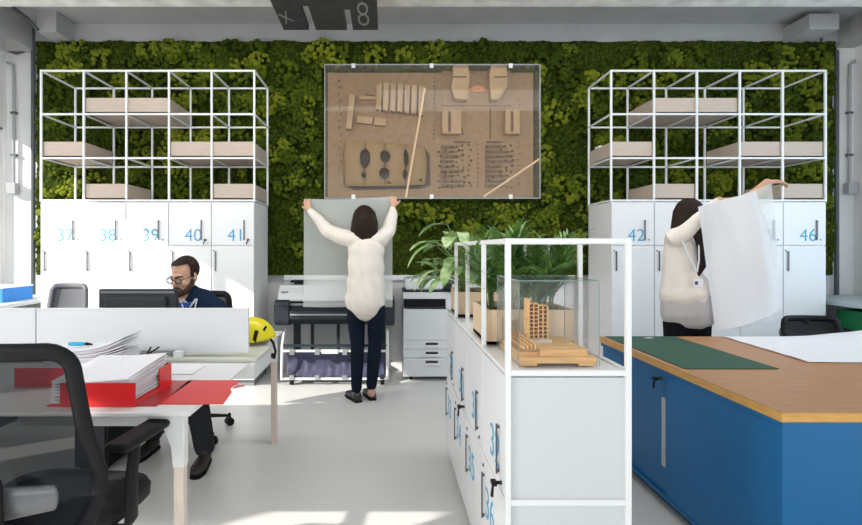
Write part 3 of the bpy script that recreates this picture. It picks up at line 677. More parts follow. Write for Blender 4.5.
palm(.64, yq, 1.02, 'tall feathery palm in the right half of the far planter', .44, 22, 3)
palm(.80 - .2, yq - .1, 1.02, 'tallest feathery palm at the front of the far planter', .50, 14, 5)
broad(.45, yq - .02, 1.02, 'variegated broad-leaved plant spilling left out of the far planter', 7, 26)

# timber model in its small acrylic case
ac = thing('display_case', 'clear acrylic case over the small pine model on the island', 'display case', (.55, 1.81, LZ))
bm = BM(); x0, x1, y0, y1, z0, z1 = .424, .682, 1.645, 1.965, LZ + .001, 1.193; a = .004
for b in ((x0, x1, y0, y0 + a, z0, z1), (x0, x1, y1 - a, y1, z0, z1), (x0, x0 + a, y0 + a, y1 - a, z0, z1), (x1 - a, x1, y0 + a, y1 - a, z0, z1), (x0, x1, y0, y1, z1, z1 + a)): box(bm, *b)
obj('acrylic_cover', bm, M_glass, ac)
bm = BM()
for (x, y) in ((x0, y0), (x1, y0), (x0, y1), (x1, y1)): box(bm, x - .0012, x + .0012, y - .0012, y + .0012, z0, z1)
for y in (y0, y1): box(bm, x0, x1, y - .001, y + .001, z1, z1 + .003)
for x in (x0, x1): box(bm, x - .001, x + .001, y0, y1, z1, z1 + .003)
obj('case_edge', bm, mat('green glass edge', (.22, .30, .28), .3), ac)
pm = thing('pine_building_model', 'small layered pine building model with gridded tower inside the clear case', 'architectural model', (.55, 1.8, LZ + .001))
def pb(name, m, *bx, **k): return quick(name, m, pm, *bx, **k)
zb = LZ + .001
for x in (.436, .62): pb('foot', M_pine, (x, x + .05, 1.655, 1.94, zb, zb + .008))
pb('base_plate', M_pine, (.430, .676, 1.652, 1.955, zb + .008, zb + .026), bevel=.001)
pb('terrace', M_pine, (.437, .60, 1.69, 1.93, zb + .026, zb + .038), (.50, .655, 1.675, 1.80, zb + .026, zb + .048))
pb('terrace', M_mdl2, (.44, .50, 1.70, 1.92, zb + .038, zb + .052))
pb('roof_deck', mat('grey white deck', (.62, .60, .56), .6), (.475, .58, 1.80, 1.90, zb + .048, zb + .056))
for i in range(4): pb('beam', M_pine, (.442 + i * .012, .447 + i * .012, 1.66, 1.93, zb + .052, zb + .060 + i * .004))
pb('stepped_block', M_pine, (.51, .66, 1.81, 1.94, zb + .026, zb + .046))
tz = zb + .056; y0_ = 1.83
pb('tower_wall', M_pine, (.497, .508, y0_ - .01, y0_ + .03, tz, tz + .145))
for i, h in enumerate((.125, .125, .118, .118)):
    xx = .508 + i * .0165
    bm = BM(); box(bm, xx + .013, xx + .0165, y0_ - .008, y0_ + .03, tz, tz + h)
    nf = int(h / .0135)
    for k_ in range(nf + 1): box(bm, xx, xx + .013, y0_ - .006, y0_ + .03, tz + k_ * h / nf - .0015 + .0015, tz + k_ * h / nf + .003)
    box(bm, xx, xx + .013, y0_ + .024, y0_ + .03, tz, tz + h)
    obj('tower_bay', bm, M_pine, pm)

# ------------------------------------------------------------ blue cabinet table
TX0, TX1, TY0, TY1, TZ = 1.368, 3.55, 1.775, 3.30, .73
tb = thing('cabinet_table', 'large blue sliding door cabinet table with oak worktop at right', 'table', (2.45, 2.5, 0))
quick('worktop', M_oak, tb, (TX0, TX1, TY0, TY1, TZ - .003, TZ))
quick('edge_band', M_edge, tb, (TX0 - .0008, TX1, TY0 - .0008, TY1, TZ - .034, TZ - .0032))
quick('carcass', M_blue, tb, (TX0 + .03, TX1 - .01, TY0 + .004, TY1 - .01, .055, TZ - .035))
quick('top_lip', M_blue, tb, (TX0 + .006, TX0 + .03, TY0 + .0225, TY1 - .01, TZ - .055, TZ - .035)); quick('bottom_rail', M_blue, tb, (TX0 + .006, TX0 + .03, TY0 + .0225, TY1 - .01, .055, .075))
quick('plinth', M_blk, tb, (TX0 + .06, TX1 - .05, TY0 + .05, TY1 - .05, 0, .055))
quick('end_panel', M_blue, tb, (TX0 + .004, TX1 - .01, TY0 + .0015, TY0 + .0035, .055, TZ - .035), (TX0 + .004, TX0 + .0295, TY0 + .0036, TY0 + .022, .0555, TZ - .0355))
ym = F / 201.7
d1 = quick('sliding_door', M_blue, tb, (TX0 + .008, TX0 + .016, TY0 + .0225, ym - .012, .077, TZ - .057)); d2 = quick('sliding_door', M_blue, tb, (TX0 + .019, TX0 + .027, ym - .03, TY1 - .012, .077, TZ - .057))
quick('handle', mat('brushed steel handle', (.45, .46, .46), .4, metal=.3), d2, (TX0 + .006, TX0 + .018, ym - .010, ym + .024, .215, .556))
bm = BM(); yk = ym - .06; cyl(bm, (TX0 + .008, yk + .09, .645), (TX0 - .012, yk + .09, .645), .010, 12); obj('lock', bm, M_gun, d2); keyset(d2, TX0 - .002, yk + .09, .645, 'left')
quick('desk_mat', M_green, None, (1.40, 1.842, 2.405, 3.285, TZ + .001, TZ + .004), label='dark green rectangular cutting mat on the oak worktop', cat='desk mat')
def sheet_xy(name, corners, nu, nv, zf, m, **k):
    bm = BM(); A, B, C_, D = [V(c) for c in corners]; g = []
    for i in range(nu + 1):
        row = []
        for j in range(nv + 1):
            u, v = i / nu, j / nv; p = A.lerp(B, u).lerp(D.lerp(C_, u), v); p.z += zf(u, v); row.append(bm.verts.new(p))
        g.append(row)
    for i in range(nu):
        for j in range(nv): bm.faces.new((g[i][j], g[i + 1][j], g[i + 1][j + 1], g[i][j + 1]))
    return obj(name, bm, m, smooth=True, **k)
sheet_xy('drawing_sheet', [(2.09, 2.54, TZ), (3.45, 2.50, TZ), (3.45, 3.27, TZ), (2.15, 3.28, TZ)], 60, 30,
    lambda u, v: .004 + .006 * abs(noise.noise((u * 6, v * 4, 2))) + max(0, u - .42) * .26 * math.exp(-((v - .78) / .2) ** 2) * (1 + .25 * noise.noise((u * 9, v * 5, 3))) + max(0, u - .3) * .04, M_paper, label='large white drawing sheet spread on the oak worktop, curling at right', cat='paper sheet', solid=.001)
bm = BM(); loft(bm, [(1.62, 3.20, TZ + .006), (1.66, 3.22, TZ + .006)], [(.02, .004), (.02, .004)], n=10); obj('paperweight', bm, M_slv, smooth=True, label='small silver weight at far edge of the green mat', cat='paperweight')

# ------------------------------------------------------------ office chairs
M_mesh = sheer('chair mesh', (.016, .018, .022), .88, 0, False)
M_fab = mat('black seat fabric', (.010, .011, .013), .85, bump=.3, bscale=250)
def chair(loc, rz, label, meshm=M_mesh, framem=M_blk, star=0.0, arms=True, ztop=1.03, wd=.245):
    t = thing('office_chair', label, 'chair', (loc[0], loc[1], 0), rz, group='office chairs', local=True)
    for k_ in range(5):
        a = star + k_ * 2 * math.pi / 5; c, s = math.cos(a), math.sin(a)
        bm = BM(); loft(bm, [(0.02 * c, .02 * s, .115), (.18 * c, .18 * s, .10), (.31 * c, .31 * s, .075)], [(.024, .02), (.02, .015), (.015, .011)], n=8); obj('base_arm', bm, M_blk, t, smooth=True)
        bm = BM(); q = V((-s, c, 0)); p = V((.33 * c, .33 * s, .03))
        for sg in (-.016, .016): cyl(bm, p + q * (sg - .009), p + q * (sg + .009), .029, 16)
        loft(bm, [p + V((0, 0, .02)), p + V((0, 0, .05))], .012, n=8, up=(1, 0, 0)); obj('caster', bm, M_blk, t, smooth=False)
    bm = BM(); cyl(bm, (0, 0, .10), (0, 0, .26), .028); cyl(bm, (0, 0, .26), (0, 0, .40), .018); obj('gas_column', bm, M_dk, t)
    bm = BM(); box(bm, -.10, .10, -.20, .10, .385, .425); obj('tilt_mechanism', bm, M_dk, t, bevel=.015)
    bm = BM(); n = 24; rings = []
    for (sc_, z, dz) in ((.90, .425, 0), (.99, .435, 0), (1.0, .47, 0), (.95, .492, 0), (.6, .50, 0), (.02, .50, 0)):
        ring = []
        for k_ in range(n * 2):
            a = math.pi * k_ / n; ca, sa = math.cos(a), math.sin(a)
            X = .245 * sc_ * math.copysign(abs(ca) ** .45, ca); Y = .235 * sc_ * math.copysign(abs(sa) ** .45, sa)
            ring.append(bm.verts.new((X, Y + .01, z - (.03 * max(0, Y / .235 - .6) if z > .43 else 0))))
        rings.append(ring)
    for A, B in zip(rings, rings[1:]):
        for k_ in range(2 * n): bm.faces.new((A[k_], A[(k_ + 1) % (2 * n)], B[(k_ + 1) % (2 * n)], B[k_]))
    bm.faces.new(rings[0]); bm.faces.new(rings[-1]); obj('seat', bm, M_fab, t, smooth=True)
    zb_, zt_ = .50, ztop
    def bp(u, v):     # u -1..1, v 0..1 on the curved back
        ww = wd * (.90 + .10 * math.sin(min(1, (1 - v) * 1.25) * math.pi * .62) - .12 * max(0, .2 - v) / .2)
        return V((u * ww * (1 + .05), -.235 + .045 * (u * u) - .035 * math.sin(v * math.pi) * 0 - .05 * v + .05 * math.exp(-((v - .28) / .2) ** 2) - .03, zb_ + v * (zt_ - zb_)))
    path = []
    cr = .09
    for (cx_, cy_, a0) in ((1 - cr * 2.1, 1 - cr, 0), (-1 + cr * 2.1, 1 - cr, 90), (-1 + cr * 2.1, cr, 180), (1 - cr * 2.1, cr, 270)):
        for k_ in range(6):
            a = R(a0 + 18 * k_); path.append(bp(cx_ + cr * 2.1 * math.cos(a), cy_ + cr * math.sin(a)))
        a1 = R(a0 + 90); nx_ = {0: (-1 + cr * 2.1, 1.0), 90: (-1.0, cr), 180: (1 - cr * 2.1, 0.0), 270: (1.0, 1 - cr)}[a0]
        st_ = (cx_ + cr * 2.1 * math.cos(a1), cy_ + cr * math.sin(a1))
        for k_ in range(1, 7): path.append(bp(st_[0] + (nx_[0] - st_[0]) * k_ / 7, st_[1] + (nx_[1] - st_[1]) * k_ / 7))
    bm = BM(); loft(bm, path, [(.024, .015)] * 48, n=10, up=(0, 1, 0), closed=True); obj('back_frame', bm, framem, t, smooth=True)
    bm = BM(); g = [[bm.verts.new(bp(-.93 + 1.86 * i / 16, .03 + .94 * j / 20)) for j in range(21)] for i in range(17)]
    for i in range(16):
        for j in range(20): bm.faces.new((g[i][j], g[i + 1][j], g[i + 1][j + 1], g[i][j + 1]))
    obj('back_mesh', bm, meshm, t, smooth=True)
    bm = BM(); yb_ = -.30
    loft(bm, [(0, -.12, .40), (0, -.26, .42), (0, -.335, .50), (0, -.335, .62), (0, -.31, .72)], [(.05, .022), (.05, .022), (.045, .022), (.04, .018), (.03, .012)], n=12, up=(0, 1, 0)); obj('back_spine', bm, M_blk, t, smooth=True)
    bm = BM(); loft(bm, [(-.22, -.265, .63), (-.11, -.315, .63), (0, -.325, .63), (.11, -.315, .63), (.22, -.265, .63)], [(.012, .035), (.014, .045), (.014, .05), (.014, .045), (.012, .035)], n=12, up=(0, 0, 1)); obj('lumbar_support', bm, mat('dark silver', (.16, .165, .17), .35, metal=.4), t, smooth=True, label='dark silver lumbar support')
    bm = BM(); loft(bm, [(.09, -.335, .40), (.10, -.345, .55), (.095, -.345, .70)], [(.045, .018), (.05, .018), (.045, .018)], n=14, up=(0, 1, 0)); obj('back_bracket', bm, M_blk, t, smooth=True)
    bm = BM(); loft(bm, [(.095, -.358, .44), (.10, -.368, .55), (.098, -.368, .66)], [(.030, .010), (.034, .010), (.030, .010)], n=14, up=(0, 1, 0)); obj('bracket_trim', bm, M_slv, t, smooth=True, label='silver bracket trim')
    if arms:
        for sg in (-1, 1):
            bm = BM(); x = sg * .285
            loft(bm, [(sg * .12, -.02, .41), (sg * .26, -.02, .41), (x, -.02, .45), (x, -.02, .58), (x, .0, .682)], [(.03, .014), (.03, .014), (.030, .014), (.028, .014), (.024, .014)], n=10, up=(sg, 0, .1)); a_ = obj('arm_support', bm, M_blk, t, smooth=True)
            bm = BM(); box(bm, x - .042, x + .042, -.10, .145, .684, .712); obj('arm_pad', bm, M_blk, a_, bevel=.014, seg=4)
    return t
ch1 = chair((-1.085, 1.66), R(-6), 'black mesh office chair in the foreground, seen from behind', star=.5, wd=.285, ztop=1.025)
chair((-1.42, 3.56), R(180), 'black office chair the seated man sits on', star=R(181 - 180), ztop=.955)
chair((-2.78, 4.15), R(172), 'empty grey mesh office chair behind the desk divider, in front of lockers 37 and 38', meshm=mat('grey chair mesh', (.10, .105, .12), .8), framem=mat('grey frame', (.09, .095, .11), .6), star=.3, ztop=.97, wd=.165, arms=False)
chair((3.32, 3.78), R(175), 'black office chair behind the right end of the oak worktop', star=.2, ztop=.74, wd=.2, arms=False, meshm=M_fab)

# ------------------------------------------------------------ bench desk
dk = thing('bench_desk', 'white double bench desk with pale wooden legs at left', 'desk', (-1.9, 2.65, 0))
M_dt = mat('desk white laminate', (.76, .77, .76), .35); M_leg = mat('pale leg wood', (.68, .58, .50), .5, var=.04, stretch=(8, 8, 1))
DX1, DX0, DZ = -.662, -3.0, .74
quick('near_top', M_dt, dk, (DX0, DX1 - .008, 1.738, 2.49, DZ - .013, DZ), bevel=.003)
quick('far_top', M_dt, dk, (DX0, DX1 - .04, 2.94, 3.45, DZ - .013, DZ), bevel=.003)
quick('centre_ledge', mat('ledge laminate', (.62, .63, .56), .4), dk, (DX0, DX1, 2.60, 2.93, DZ - .02, DZ - .002), bevel=.002)
quick('cable_box', M_dt, dk, (DX0, DX1 - .002, 2.56, 2.585, .645, DZ - .022), (DX1 - .025, DX1 - .002, 2.586, 2.93, .645, DZ - .022), (DX0, DX1 - .03, 2.90, 2.925, .645, DZ - .022))
quick('beam', M_dt, dk, (DX0, DX1 - .1, 1.84, 1.87, .66, .7265)); quick('beam', M_dt, dk, (DX0, DX1 - .14, 3.36, 3.39, .66, .7265))
for (x, y) in ((-.722, 1.79), (-.752, 3.41), (-2.9, 1.79), (-2.9, 3.41)):
    quick('leg', M_leg, dk, (x - .018, x + .018, y - .018, y + .018, 0, .56), bevel=.004)
    lf_ = BM(); prism(lf_, [(x + .020, .7265), (x + .020, .54), (x - .020, .54), (x - .026, .61), (x - .05, .67), (x - .09, .70), (x - .13, .7265)], y - .02, y + .02); obj('leg_bracket', lf_, M_dt, dk, bevel=.003)
for x0, x1 in ((-3.0, -1.84), (-1.834, -.726)):
    quick('divider_panel', mat('divider white', (.74, .76, .78), .35), dk, (x0, x1, 2.69 - .012, 2.69 + .012, .752, .975), bevel=.002)
    quick('divider_cap', M_slv if False else M_dt, dk, (x0, x1, 2.675, 2.705, .975, .984), bevel=.002)
for x in (-1.07, -1.45, -2.2): quick('divider_post', M_dt, dk, (x - .02, x + .02, 2.61, 2.66, DZ - .002, .77))
quick('glass_strip', sheer('frosted strip', (.35, .38, .37), .8, 0, False), dk, (-2.9, -1.10, 2.665, 2.670, .74, .765))

# helmet
hx, hy, hz = -.795, 3.02, DZ
hm = thing('safety_helmet', 'yellow climbing style safety helmet at right end of the desk', 'helmet', (hx, hy, hz))
bm = BM(); bmesh.ops.create_uvsphere(bm, u_segments=40, v_segments=24, radius=1)
bmesh.ops.delete(bm, geom=[v for v in bm.verts if v.co.z < -.05], context='VERTS')
for v in bm.verts:
    ridge = 1 + .03 * math.cos(6 * math.atan2(v.co.y, v.co.x)) * (1 - v.co.z)
    v.co = V((v.co.x * .135 * ridge, v.co.y * .11 * ridge, v.co.z * .135))
    if v.co.z < .03 and v.co.x < -.05: v.co.x -= .03; v.co.z -= .012
    v.co = V((hx, hy, hz + .016)) + Matrix.Rotation(R(-8), 3, 'Y') @ v.co
obj('shell', bm, M_yel, hm, smooth=True, solid=.005)
for sg in (0,):
    bm = BM()
    for (dx, dz, w_, h_, rr_) in ((.045, .055, .010, .035, 12), (-.02, .118, .018, .005, -20), (-.085, .05, .008, .012, 0), (.09, .095, .006, .014, 30)):
        yy = hy - .11 * math.sqrt(max(.05, 1 - (dx / .135) ** 2 - ((dz - .02) / .155) ** 2)) - .004
        box(bm, hx + dx - w_, hx + dx + w_, yy - .003, yy + .012, hz + dz - h_, hz + dz + h_, rot=Matrix.Rotation(R(rr_), 3, 'Y'))
    obj('vent', bm, M_blk, hm)
bm = BM(); loft(bm, [(hx + .11, hy - .03, hz + .035), (hx + .135, hy - .05, hz + .01), (hx + .15, hy - .055, hz - .04), (hx + .14, hy - .055, hz - .08)], [(.008, .003)] * 4, n=8, up=(0, 1, 0)); box(bm, hx + .125, hx + .15, hy - .065, hy - .045, hz - .075, hz - .05); obj('chin_strap', bm, M_blk, hm)

# monitor behind the divider
mo = thing('computer_monitor', 'black computer monitor seen from behind over the desk divider', 'monitor', (-1.53, 3.09, DZ))
quick('screen_housing', M_dk, mo, (-1.735, -1.270, 3.08, 3.115, .82, 1.052), bevel=.006); quick('back_bulge', M_dk, mo, (-1.69, -1.32, 3.05, 3.08, 0.86, 1.01), bevel=.02)
quick('vent_strip', mat('vent grey', (.16, .17, .18), .5), mo, (-1.72, -1.28, 3.074, 3.08, 1.028, 1.041))
quick('display', mat('screen glass', (.02, .03, .05), .1), mo, (-1.725, -1.27, 3.115, 3.118, .83, 1.048))
bm = BM(); box(bm, -1.57, -1.51, 3.03, 3.06, .75, .90); obj('stand_neck', bm, M_dk, mo); quick('stand_foot', M_dk, mo, (-1.65, -1.43, 2.98, 3.18, DZ + .001, DZ + .014), bevel=.004)

# binder with papers
def papers(x0, x1, y0, y1, z0, n, dz, seed, name, label, curl=None, parent=None, wob=.008):
    rg = random.Random(seed); bm = BM()
    for i in range(n):
        c = V(((x0 + x1) / 2 + rg.uniform(-wob, wob), (y0 + y1) / 2 + rg.uniform(-wob, wob), z0 + (i + .5) * dz))
        hx_, hy_ = (x1 - x0) / 2, (y1 - y0) / 2; ro = Matrix.Rotation(rg.uniform(-.035, .035), 3, 'Z')
        g = []
        for a in range(7):
            row = []
            for b in range(3):
                u = -1 + a / 3; v = -1 + b; p = c + ro @ V((u * hx_, v * hy_, 0))
                if curl: p.z += curl(u, v) * (i / n)
                row.append(p)
            g.append(row)
        for off_ in (0,):
            vv = [[bm.verts.new(p + V((0, 0, -dz * .42))) for p in row] for row in g]; vt = [[bm.verts.new(p + V((0, 0, dz * .42))) for p in row] for row in g]
            for a in range(6):
                for b in range(2):
                    bm.faces.new((vv[a][b], vv[a][b + 1], vv[a + 1][b + 1], vv[a + 1][b])); bm.faces.new((vt[a][b], vt[a + 1][b], vt[a + 1][b + 1], vt[a][b + 1]))
            for a in range(6):
                bm.faces.new((vv[a][0], vv[a + 1][0], vt[a + 1][0], vt[a][0])); bm.faces.new((vv[a][2], vt[a][2], vt[a + 1][2], vv[a + 1][2]))
            for b in range(2):
                bm.faces.new((vv[0][b], vt[0][b], vt[0][b + 1], vv[0][b + 1])); bm.faces.new((vv[6][b], vv[6][b + 1], vt[6][b + 1], vt[6][b]))
    k = dict(label=label, cat='papers') if label else {}
    return obj(name, bm, M_paper, parent, kind='stuff', **k)
bd = thing('lever_arch_binder', 'open red lever arch binder full of papers lying on the near desk', 'binder', (-1.0, 2.0, DZ))
b0 = DZ + .001
quick('spine_board', M_red, bd, (-1.15, -.885, 1.800, 1.804, b0, b0 + .084))
quick('back_board', M_red, bd, (-1.20, -.885, 1.805, 2.15, b0, b0 + .004))
quick('inner_board', mat('dark red inner board', (.40, .014, .018), .3), bd, (-.884, -.815, 1.808, 2.15, b0, b0 + .003))
bm = BM(); prism(bm, [(-.812, 1.83), (-.585, 1.83), (-.600, 1.98), (-.622, 2.03), (-.618, 2.155), (-.832, 2.155)], b0, b0 + .003, 'z'); obj('front_cover', bm, M_red, bd)
bm = BM(); prism(bm, [(-.612, 2.03), (-.575, 2.07), (-.577, 2.085), (-.615, 2.06)], b0 + .0005, b0 + .0025, 'z'); obj('cover_tab', bm, M_red, bd)
quick('lever_side', M_red, bd, (-.955, -.905, 2.146, 2.15, b0 + .004, b0 + .078)); quick('lever_side', M_red, bd, (-.909, -.905, 2.04, 2.145, b0 + .004, b0 + .078))
papers(-1.19, -.915, 1.815, 2.12, b0 + .006, 22, .0036, 3, 'paper_stack', None, lambda u, v: .012 * max(0, u) + .016 * (v + 1), bd, wob=.006)
b2 = thing('lever_arch_binder', 'second red binder standing behind the open one beside the chair back', 'binder', (-1.35, 2.2, DZ))
quick('spine_board', M_red, b2, (-1.50, -1.235, 2.06, 2.065, b0, b0 + .075)); quick('side_board', M_red, b2, (-1.24, -1.235, 2.066, 2.32, b0, b0 + .075)); quick('cover_board', M_red, b2, (-1.5, -1.24, 2.066, 2.32, b0, b0 + .004))
bm = BM(); cyl(bm, (-1.2345, 2.22, b0 + .045), (-1.231, 2.22, b0 + .045), .009, 12); obj('finger_ring', bm, M_blk, b2)
papers(-1.48, -1.26, 2.08, 2.30, b0 + .006, 10, .004, 5, 'paper_stack', None, None, b2)
papers(-1.55, -1.19, 2.30, 2.475, DZ + .001, 26, .004, 8, 'paper_pile', 'untidy white pile of papers near the divider under the blue marker', lambda u, v: .05 * max(0, u) ** 2 + .01 * u)
bm = BM(); loft(bm, [(-1.46, 2.36, DZ + .118), (-1.40, 2.36, DZ + .118)], .009, n=10); mk = thing('marker_pen', 'light blue marker pen on the paper pile', 'pen', (-1.5, 2.36, DZ + .12)); obj('barrel', bm, mat('sky blue pen', (.02, .42, .68), .4), mk, smooth=True)
bm = BM(); loft(bm, [(-1.385, 2.36, DZ + .118), (-1.36, 2.36, DZ + .116)], [.008, .004], n=10); obj('pen_cap', bm, M_blk, mk, smooth=True)
papers(-1.08, -.86, 2.26, 2.44, DZ + .001, 2, .001, 11, 'loose_papers', 'thin loose white papers lying behind the open red binder', None, wob=.02)
bm = BM()
loft(bm, [(-1.22, 2.52, DZ - .02), (-1.19, 2.55, DZ + .03), (-1.15, 2.58, DZ + .06)], .004, n=6); loft(bm, [(-1.21, 2.52, DZ - .02), (-1.20, 2.55, DZ + .02), (-1.19, 2.58, DZ + .06)], .004, n=6)
obj('power_cable', bm, M_blk, smooth=True, label='thin black cables rising at the desk divider beside the paper pile', cat='cable')
pcn = thing('computer_tower', 'black computer tower on the floor under the desk', 'computer', (-1.72, 3.1, 0))
quick('case', M_blk, pcn, (-1.82, -1.62, 2.98, 3.4, .02, .42), bevel=.006); quick('foot', M_dk, pcn, (-1.80, -1.64, 3.0, 3.03, 0, .02), (-1.80, -1.64, 3.34, 3.37, 0, .02)); quick('rear_grille', M_dk, pcn, (-1.80, -1.64, 2.972, 2.98, .08, .38))

# ------------------------------------------------------------ people
def hand(bm, wrist, fwd, nrm, side, curl=.5, s=1.0):
    """palm and five fingers; fwd = wrist to knuckles, nrm = out of the back of the hand, side = +1 thumb towards fwd x nrm"""
    f = V(fwd).normalized(); n = V(nrm); n = (n - f * n.dot(f)).normalized(); x = f.cross(n) * side; w_ = V(wrist)
    loft(bm, [w_ - f * .01 * s, w_ + f * .03 * s, w_ + f * .065 * s, w_ + f * .088 * s], [(.022 * s, .015 * s), (.030 * s, .014 * s), (.038 * s, .013 * s), (.036 * s, .011 * s)], n=12, up=n)
    for k, (o, L) in enumerate(((.028, .072), (.0095, .082), (-.0095, .076), (-.028, .060))):
        p = w_ + f * .085 * s + x * o * s; d = (f + x * o * 2.2).normalized(); pts = [p - d * .015 * s, p]; c = 0
        for sgm in (.45, .32, .23):
            c += curl * (.75 if sgm > .4 else .9); d2 = (d * math.cos(c) - n * math.sin(c)); p = p + d2 * L * s * sgm; pts.append(p)
        loft(bm, pts, [.009 * s, .009 * s, .0085 * s, .0078 * s, .0065 * s], n=8, up=n)
    p = w_ + f * .022 * s + x * .022 * s; d = (f * .75 + x * .65 - n * .25).normalized(); pts = [p - x * .01 * s, p]
    for q in (.040, .030, .024): p = p + d * q * s; pts.append(p); d = (d - n * .35 * curl - x * .12 + f * .2).normalized()
    loft(bm, pts, [.012 * s, .013 * s, .0115 * s, .010 * s, .008 * s], n=8, up=n)
def headshape(bm, c, Rm, s=1.0):
    T = lambda v: V(c) + Rm @ (V(v) * s)      # local: +Y is the face direction, Z up; c = head centre
    ball(bm, T((0, -.015, .035)), (.076 * s, .093 * s, .088 * s), 20, Rm)
    ball(bm, T((0, .012, -.02)), (.066 * s, .078 * s, .085 * s), 20, Rm)
    ball(bm, T((0, .038, -.072)), (.046 * s, .046 * s, .038 * s), 16, Rm)
    loft(bm, [T((0, .086, .018)), T((0, .098, -.008)), T((0, .108, -.026))], [.009 * s, .011 * s, .014 * s], n=8, up=(0, 0, 1))
    ball(bm, T((0, .086, -.062)), (.024 * s, .012 * s, .009 * s), 12, Rm)
    loft(bm, [T((-.04, .078, .022)), T((0, .092, .026)), T((.04, .078, .022))], .009 * s, n=8)
    for q in (-1, 1): ball(bm, T((q * .075, -.008, -.008)), (.010 * s, .020 * s, .032 * s), 12, Rm); ball(bm, T((q * .045, .058, -.03)), (.022 * s, .022 * s, .022 * s), 10, Rm)
def eyes(c, Rm, t, s=1.0, beard=False):
    T = lambda v: V(c) + Rm @ (V(v) * s)
    for q in (-1, 1):
        bm = BM(); ball(bm, T((q * .031, .077, .004)), .0115 * s, 12); e = obj('eye', bm, mat('eye white', (.75, .74, .72), .2), t, smooth=True)
        bm = BM(); ball(bm, T((q * .031, .0855, .003)), .0055 * s, 10); obj('iris', bm, mat('iris brown', (.05, .025, .01), .2), e, smooth=True)
        bm = BM(); loft(bm, [T((q * .014, .094, .022)), T((q * .032, .090, .027)), T((q * .052, .072, .020))], .0042 * s, n=6); obj('eyebrow', bm, M_hair, t, smooth=True)
    bm = BM(); loft(bm, [T((-.022, .090, -.062)), T((0, .099, -.061)), T((.022, .090, -.062))], [.004 * s, .0065 * s, .004 * s], n=8); obj('lips', bm, mat('lips', (.42, .14, .12), .4), t, smooth=True)
def rotm(yaw, pitch=0, roll=0): return (Matrix.Rotation(R(yaw), 3, 'Z') @ Matrix.Rotation(R(pitch), 3, 'X') @ Matrix.Rotation(R(roll), 3, 'Y'))
def shoe(name, heel, d, m, t, L=.25, tall=.0, heelh=.02):
    d = V(d).normalized(); up = V((0, 0, 1)); h = V(heel); bm = BM()
    P = lambda a, z: h + d * a + up * z
    loft(bm, [P(.02, .045), P(.07, .042), P(.13, .038), P(.19, .034), P(L - .02, .028)], [(.033, .040), (.036, .038), (.042, .033), (.044, .028), (.034, .022)], n=14, up=up)
    loft(bm, [P(.045, .05), P(.05, .075 + tall)], [(.036, .045), (.034, .040)], n=14, up=d, round_caps=False)
    o = fused(name, bm, m, t, .005, 3)
    bm = BM(); side = d.cross(up); pl_ = [(0.0, .030), (.06, .036), (.13, .040), (.19, .044), (L, .030), (L + .012, .012)]
    pts = [h + d * a + side * b for a, b in pl_] + [h + d * a - side * b for a, b in pl_[::-1]] 
    prism(bm, [(p.x, p.y) for p in pts], h.z, h.z + .012, 'z')
    q = [h + d * a + side * b for a, b in ((0, .028), (.07, .032))] + [h + d * a - side * b for a, b in ((.07, .032), (0, .028))]
    prism(bm, [(p.x, p.y) for p in q], h.z, h.z + heelh, 'z'); obj('sole', bm, M_blk, o)

# --- woman holding up the tracing paper in front of the wall model
S1 = 117.5
wp = thing('person', 'woman in cream blouse and navy trousers seen from behind, holding up tracing paper', 'person', (-.19, 4.36, 0))
Y1 = F / S1
def A1(x, y, dy=0): return W(x, y, F / (Y1 + dy))
hc = A1(364.5, 220, .02); HR = rotm(0, 6)
sL, eL, wL = A1(352, 239), A1(328, 230, .06), A1(309.5, 210, .13)
sR, eR, wR = A1(381, 239), A1(391, 223, .10), A1(393, 207, .15)
bm = BM(); headshape(bm, hc, HR, .97)
loft(bm, [A1(366, 243), A1(366, 236, .01), A1(365, 226, .02)], [(.055, .05), (.048, .05), (.05, .055)], n=14, up=(0, 1, 0))
loft(bm, [A1(366, 300), A1(366, 275), A1(366, 250), A1(366, 242)], [(.12, .085), (.115, .08), (.13, .08), (.09, .06)], n=16, up=(0, 1, 0))
for s_, e_, w_ in ((sL, eL, wL), (sR, eR, wR)): loft(bm, [s_, e_, w_], [.042, .036, .024], n=12, up=(0, 1, 0))
hand(bm, wL, V((-.35, .35, .86)), V((-.3, -.9, .2)), -1, .75, .95); hand(bm, wR, V((.05, .35, .93)), V((.1, -.95, .2)), 1, .75, .95)
for xh, xk, xa_, yk in ((356, 357.5, 356.5, 388), (375, 374.5, 371.5, 385)):
    loft(bm, [A1(xh, 300), A1(xk, 345, .01), A1(xa_, 380, -.0), A1(xa_, 393, 0)], [.075, .05, .034, .034], n=12, up=(0, 1, 0))
fused('body', bm, M_skin, wp, .006, 3); eyes(hc, HR, wp, .97)
bm = BM()
loft(bm, [A1(365, 300), A1(366, 293), A1(366, 280), A1(366, 262), A1(366, 250), A1(366.5, 243), A1(366.5, 238.5)],
     [(.175, .145), (.170, .140), (.158, .122), (.152, .112), (.158, .102), (.132, .088), (.075, .065)], n=24, up=(0, 1, 0))
loft(bm, [sL + V((.06, 0, -.01)), sL, sL.lerp(eL, .5) + V((0, 0, -.014)), eL + V((0, 0, -.008)), eL.lerp(wL, .55), wL.lerp(eL, .08)], [.068, .074, .070, .060, .048, .032], n=14, up=(0, 1, 0))
loft(bm, [sR - V((.06, 0, .01)), sR, sR.lerp(eR, .5) + V((.005, 0, -.012)), eR, eR.lerp(wR, .6), wR.lerp(eR, .15)], [.068, .074, .068, .058, .044, .032], n=14, up=(0, 1, 0))
b_ = fused('blouse', bm, M_cream, wp, .009, 5)
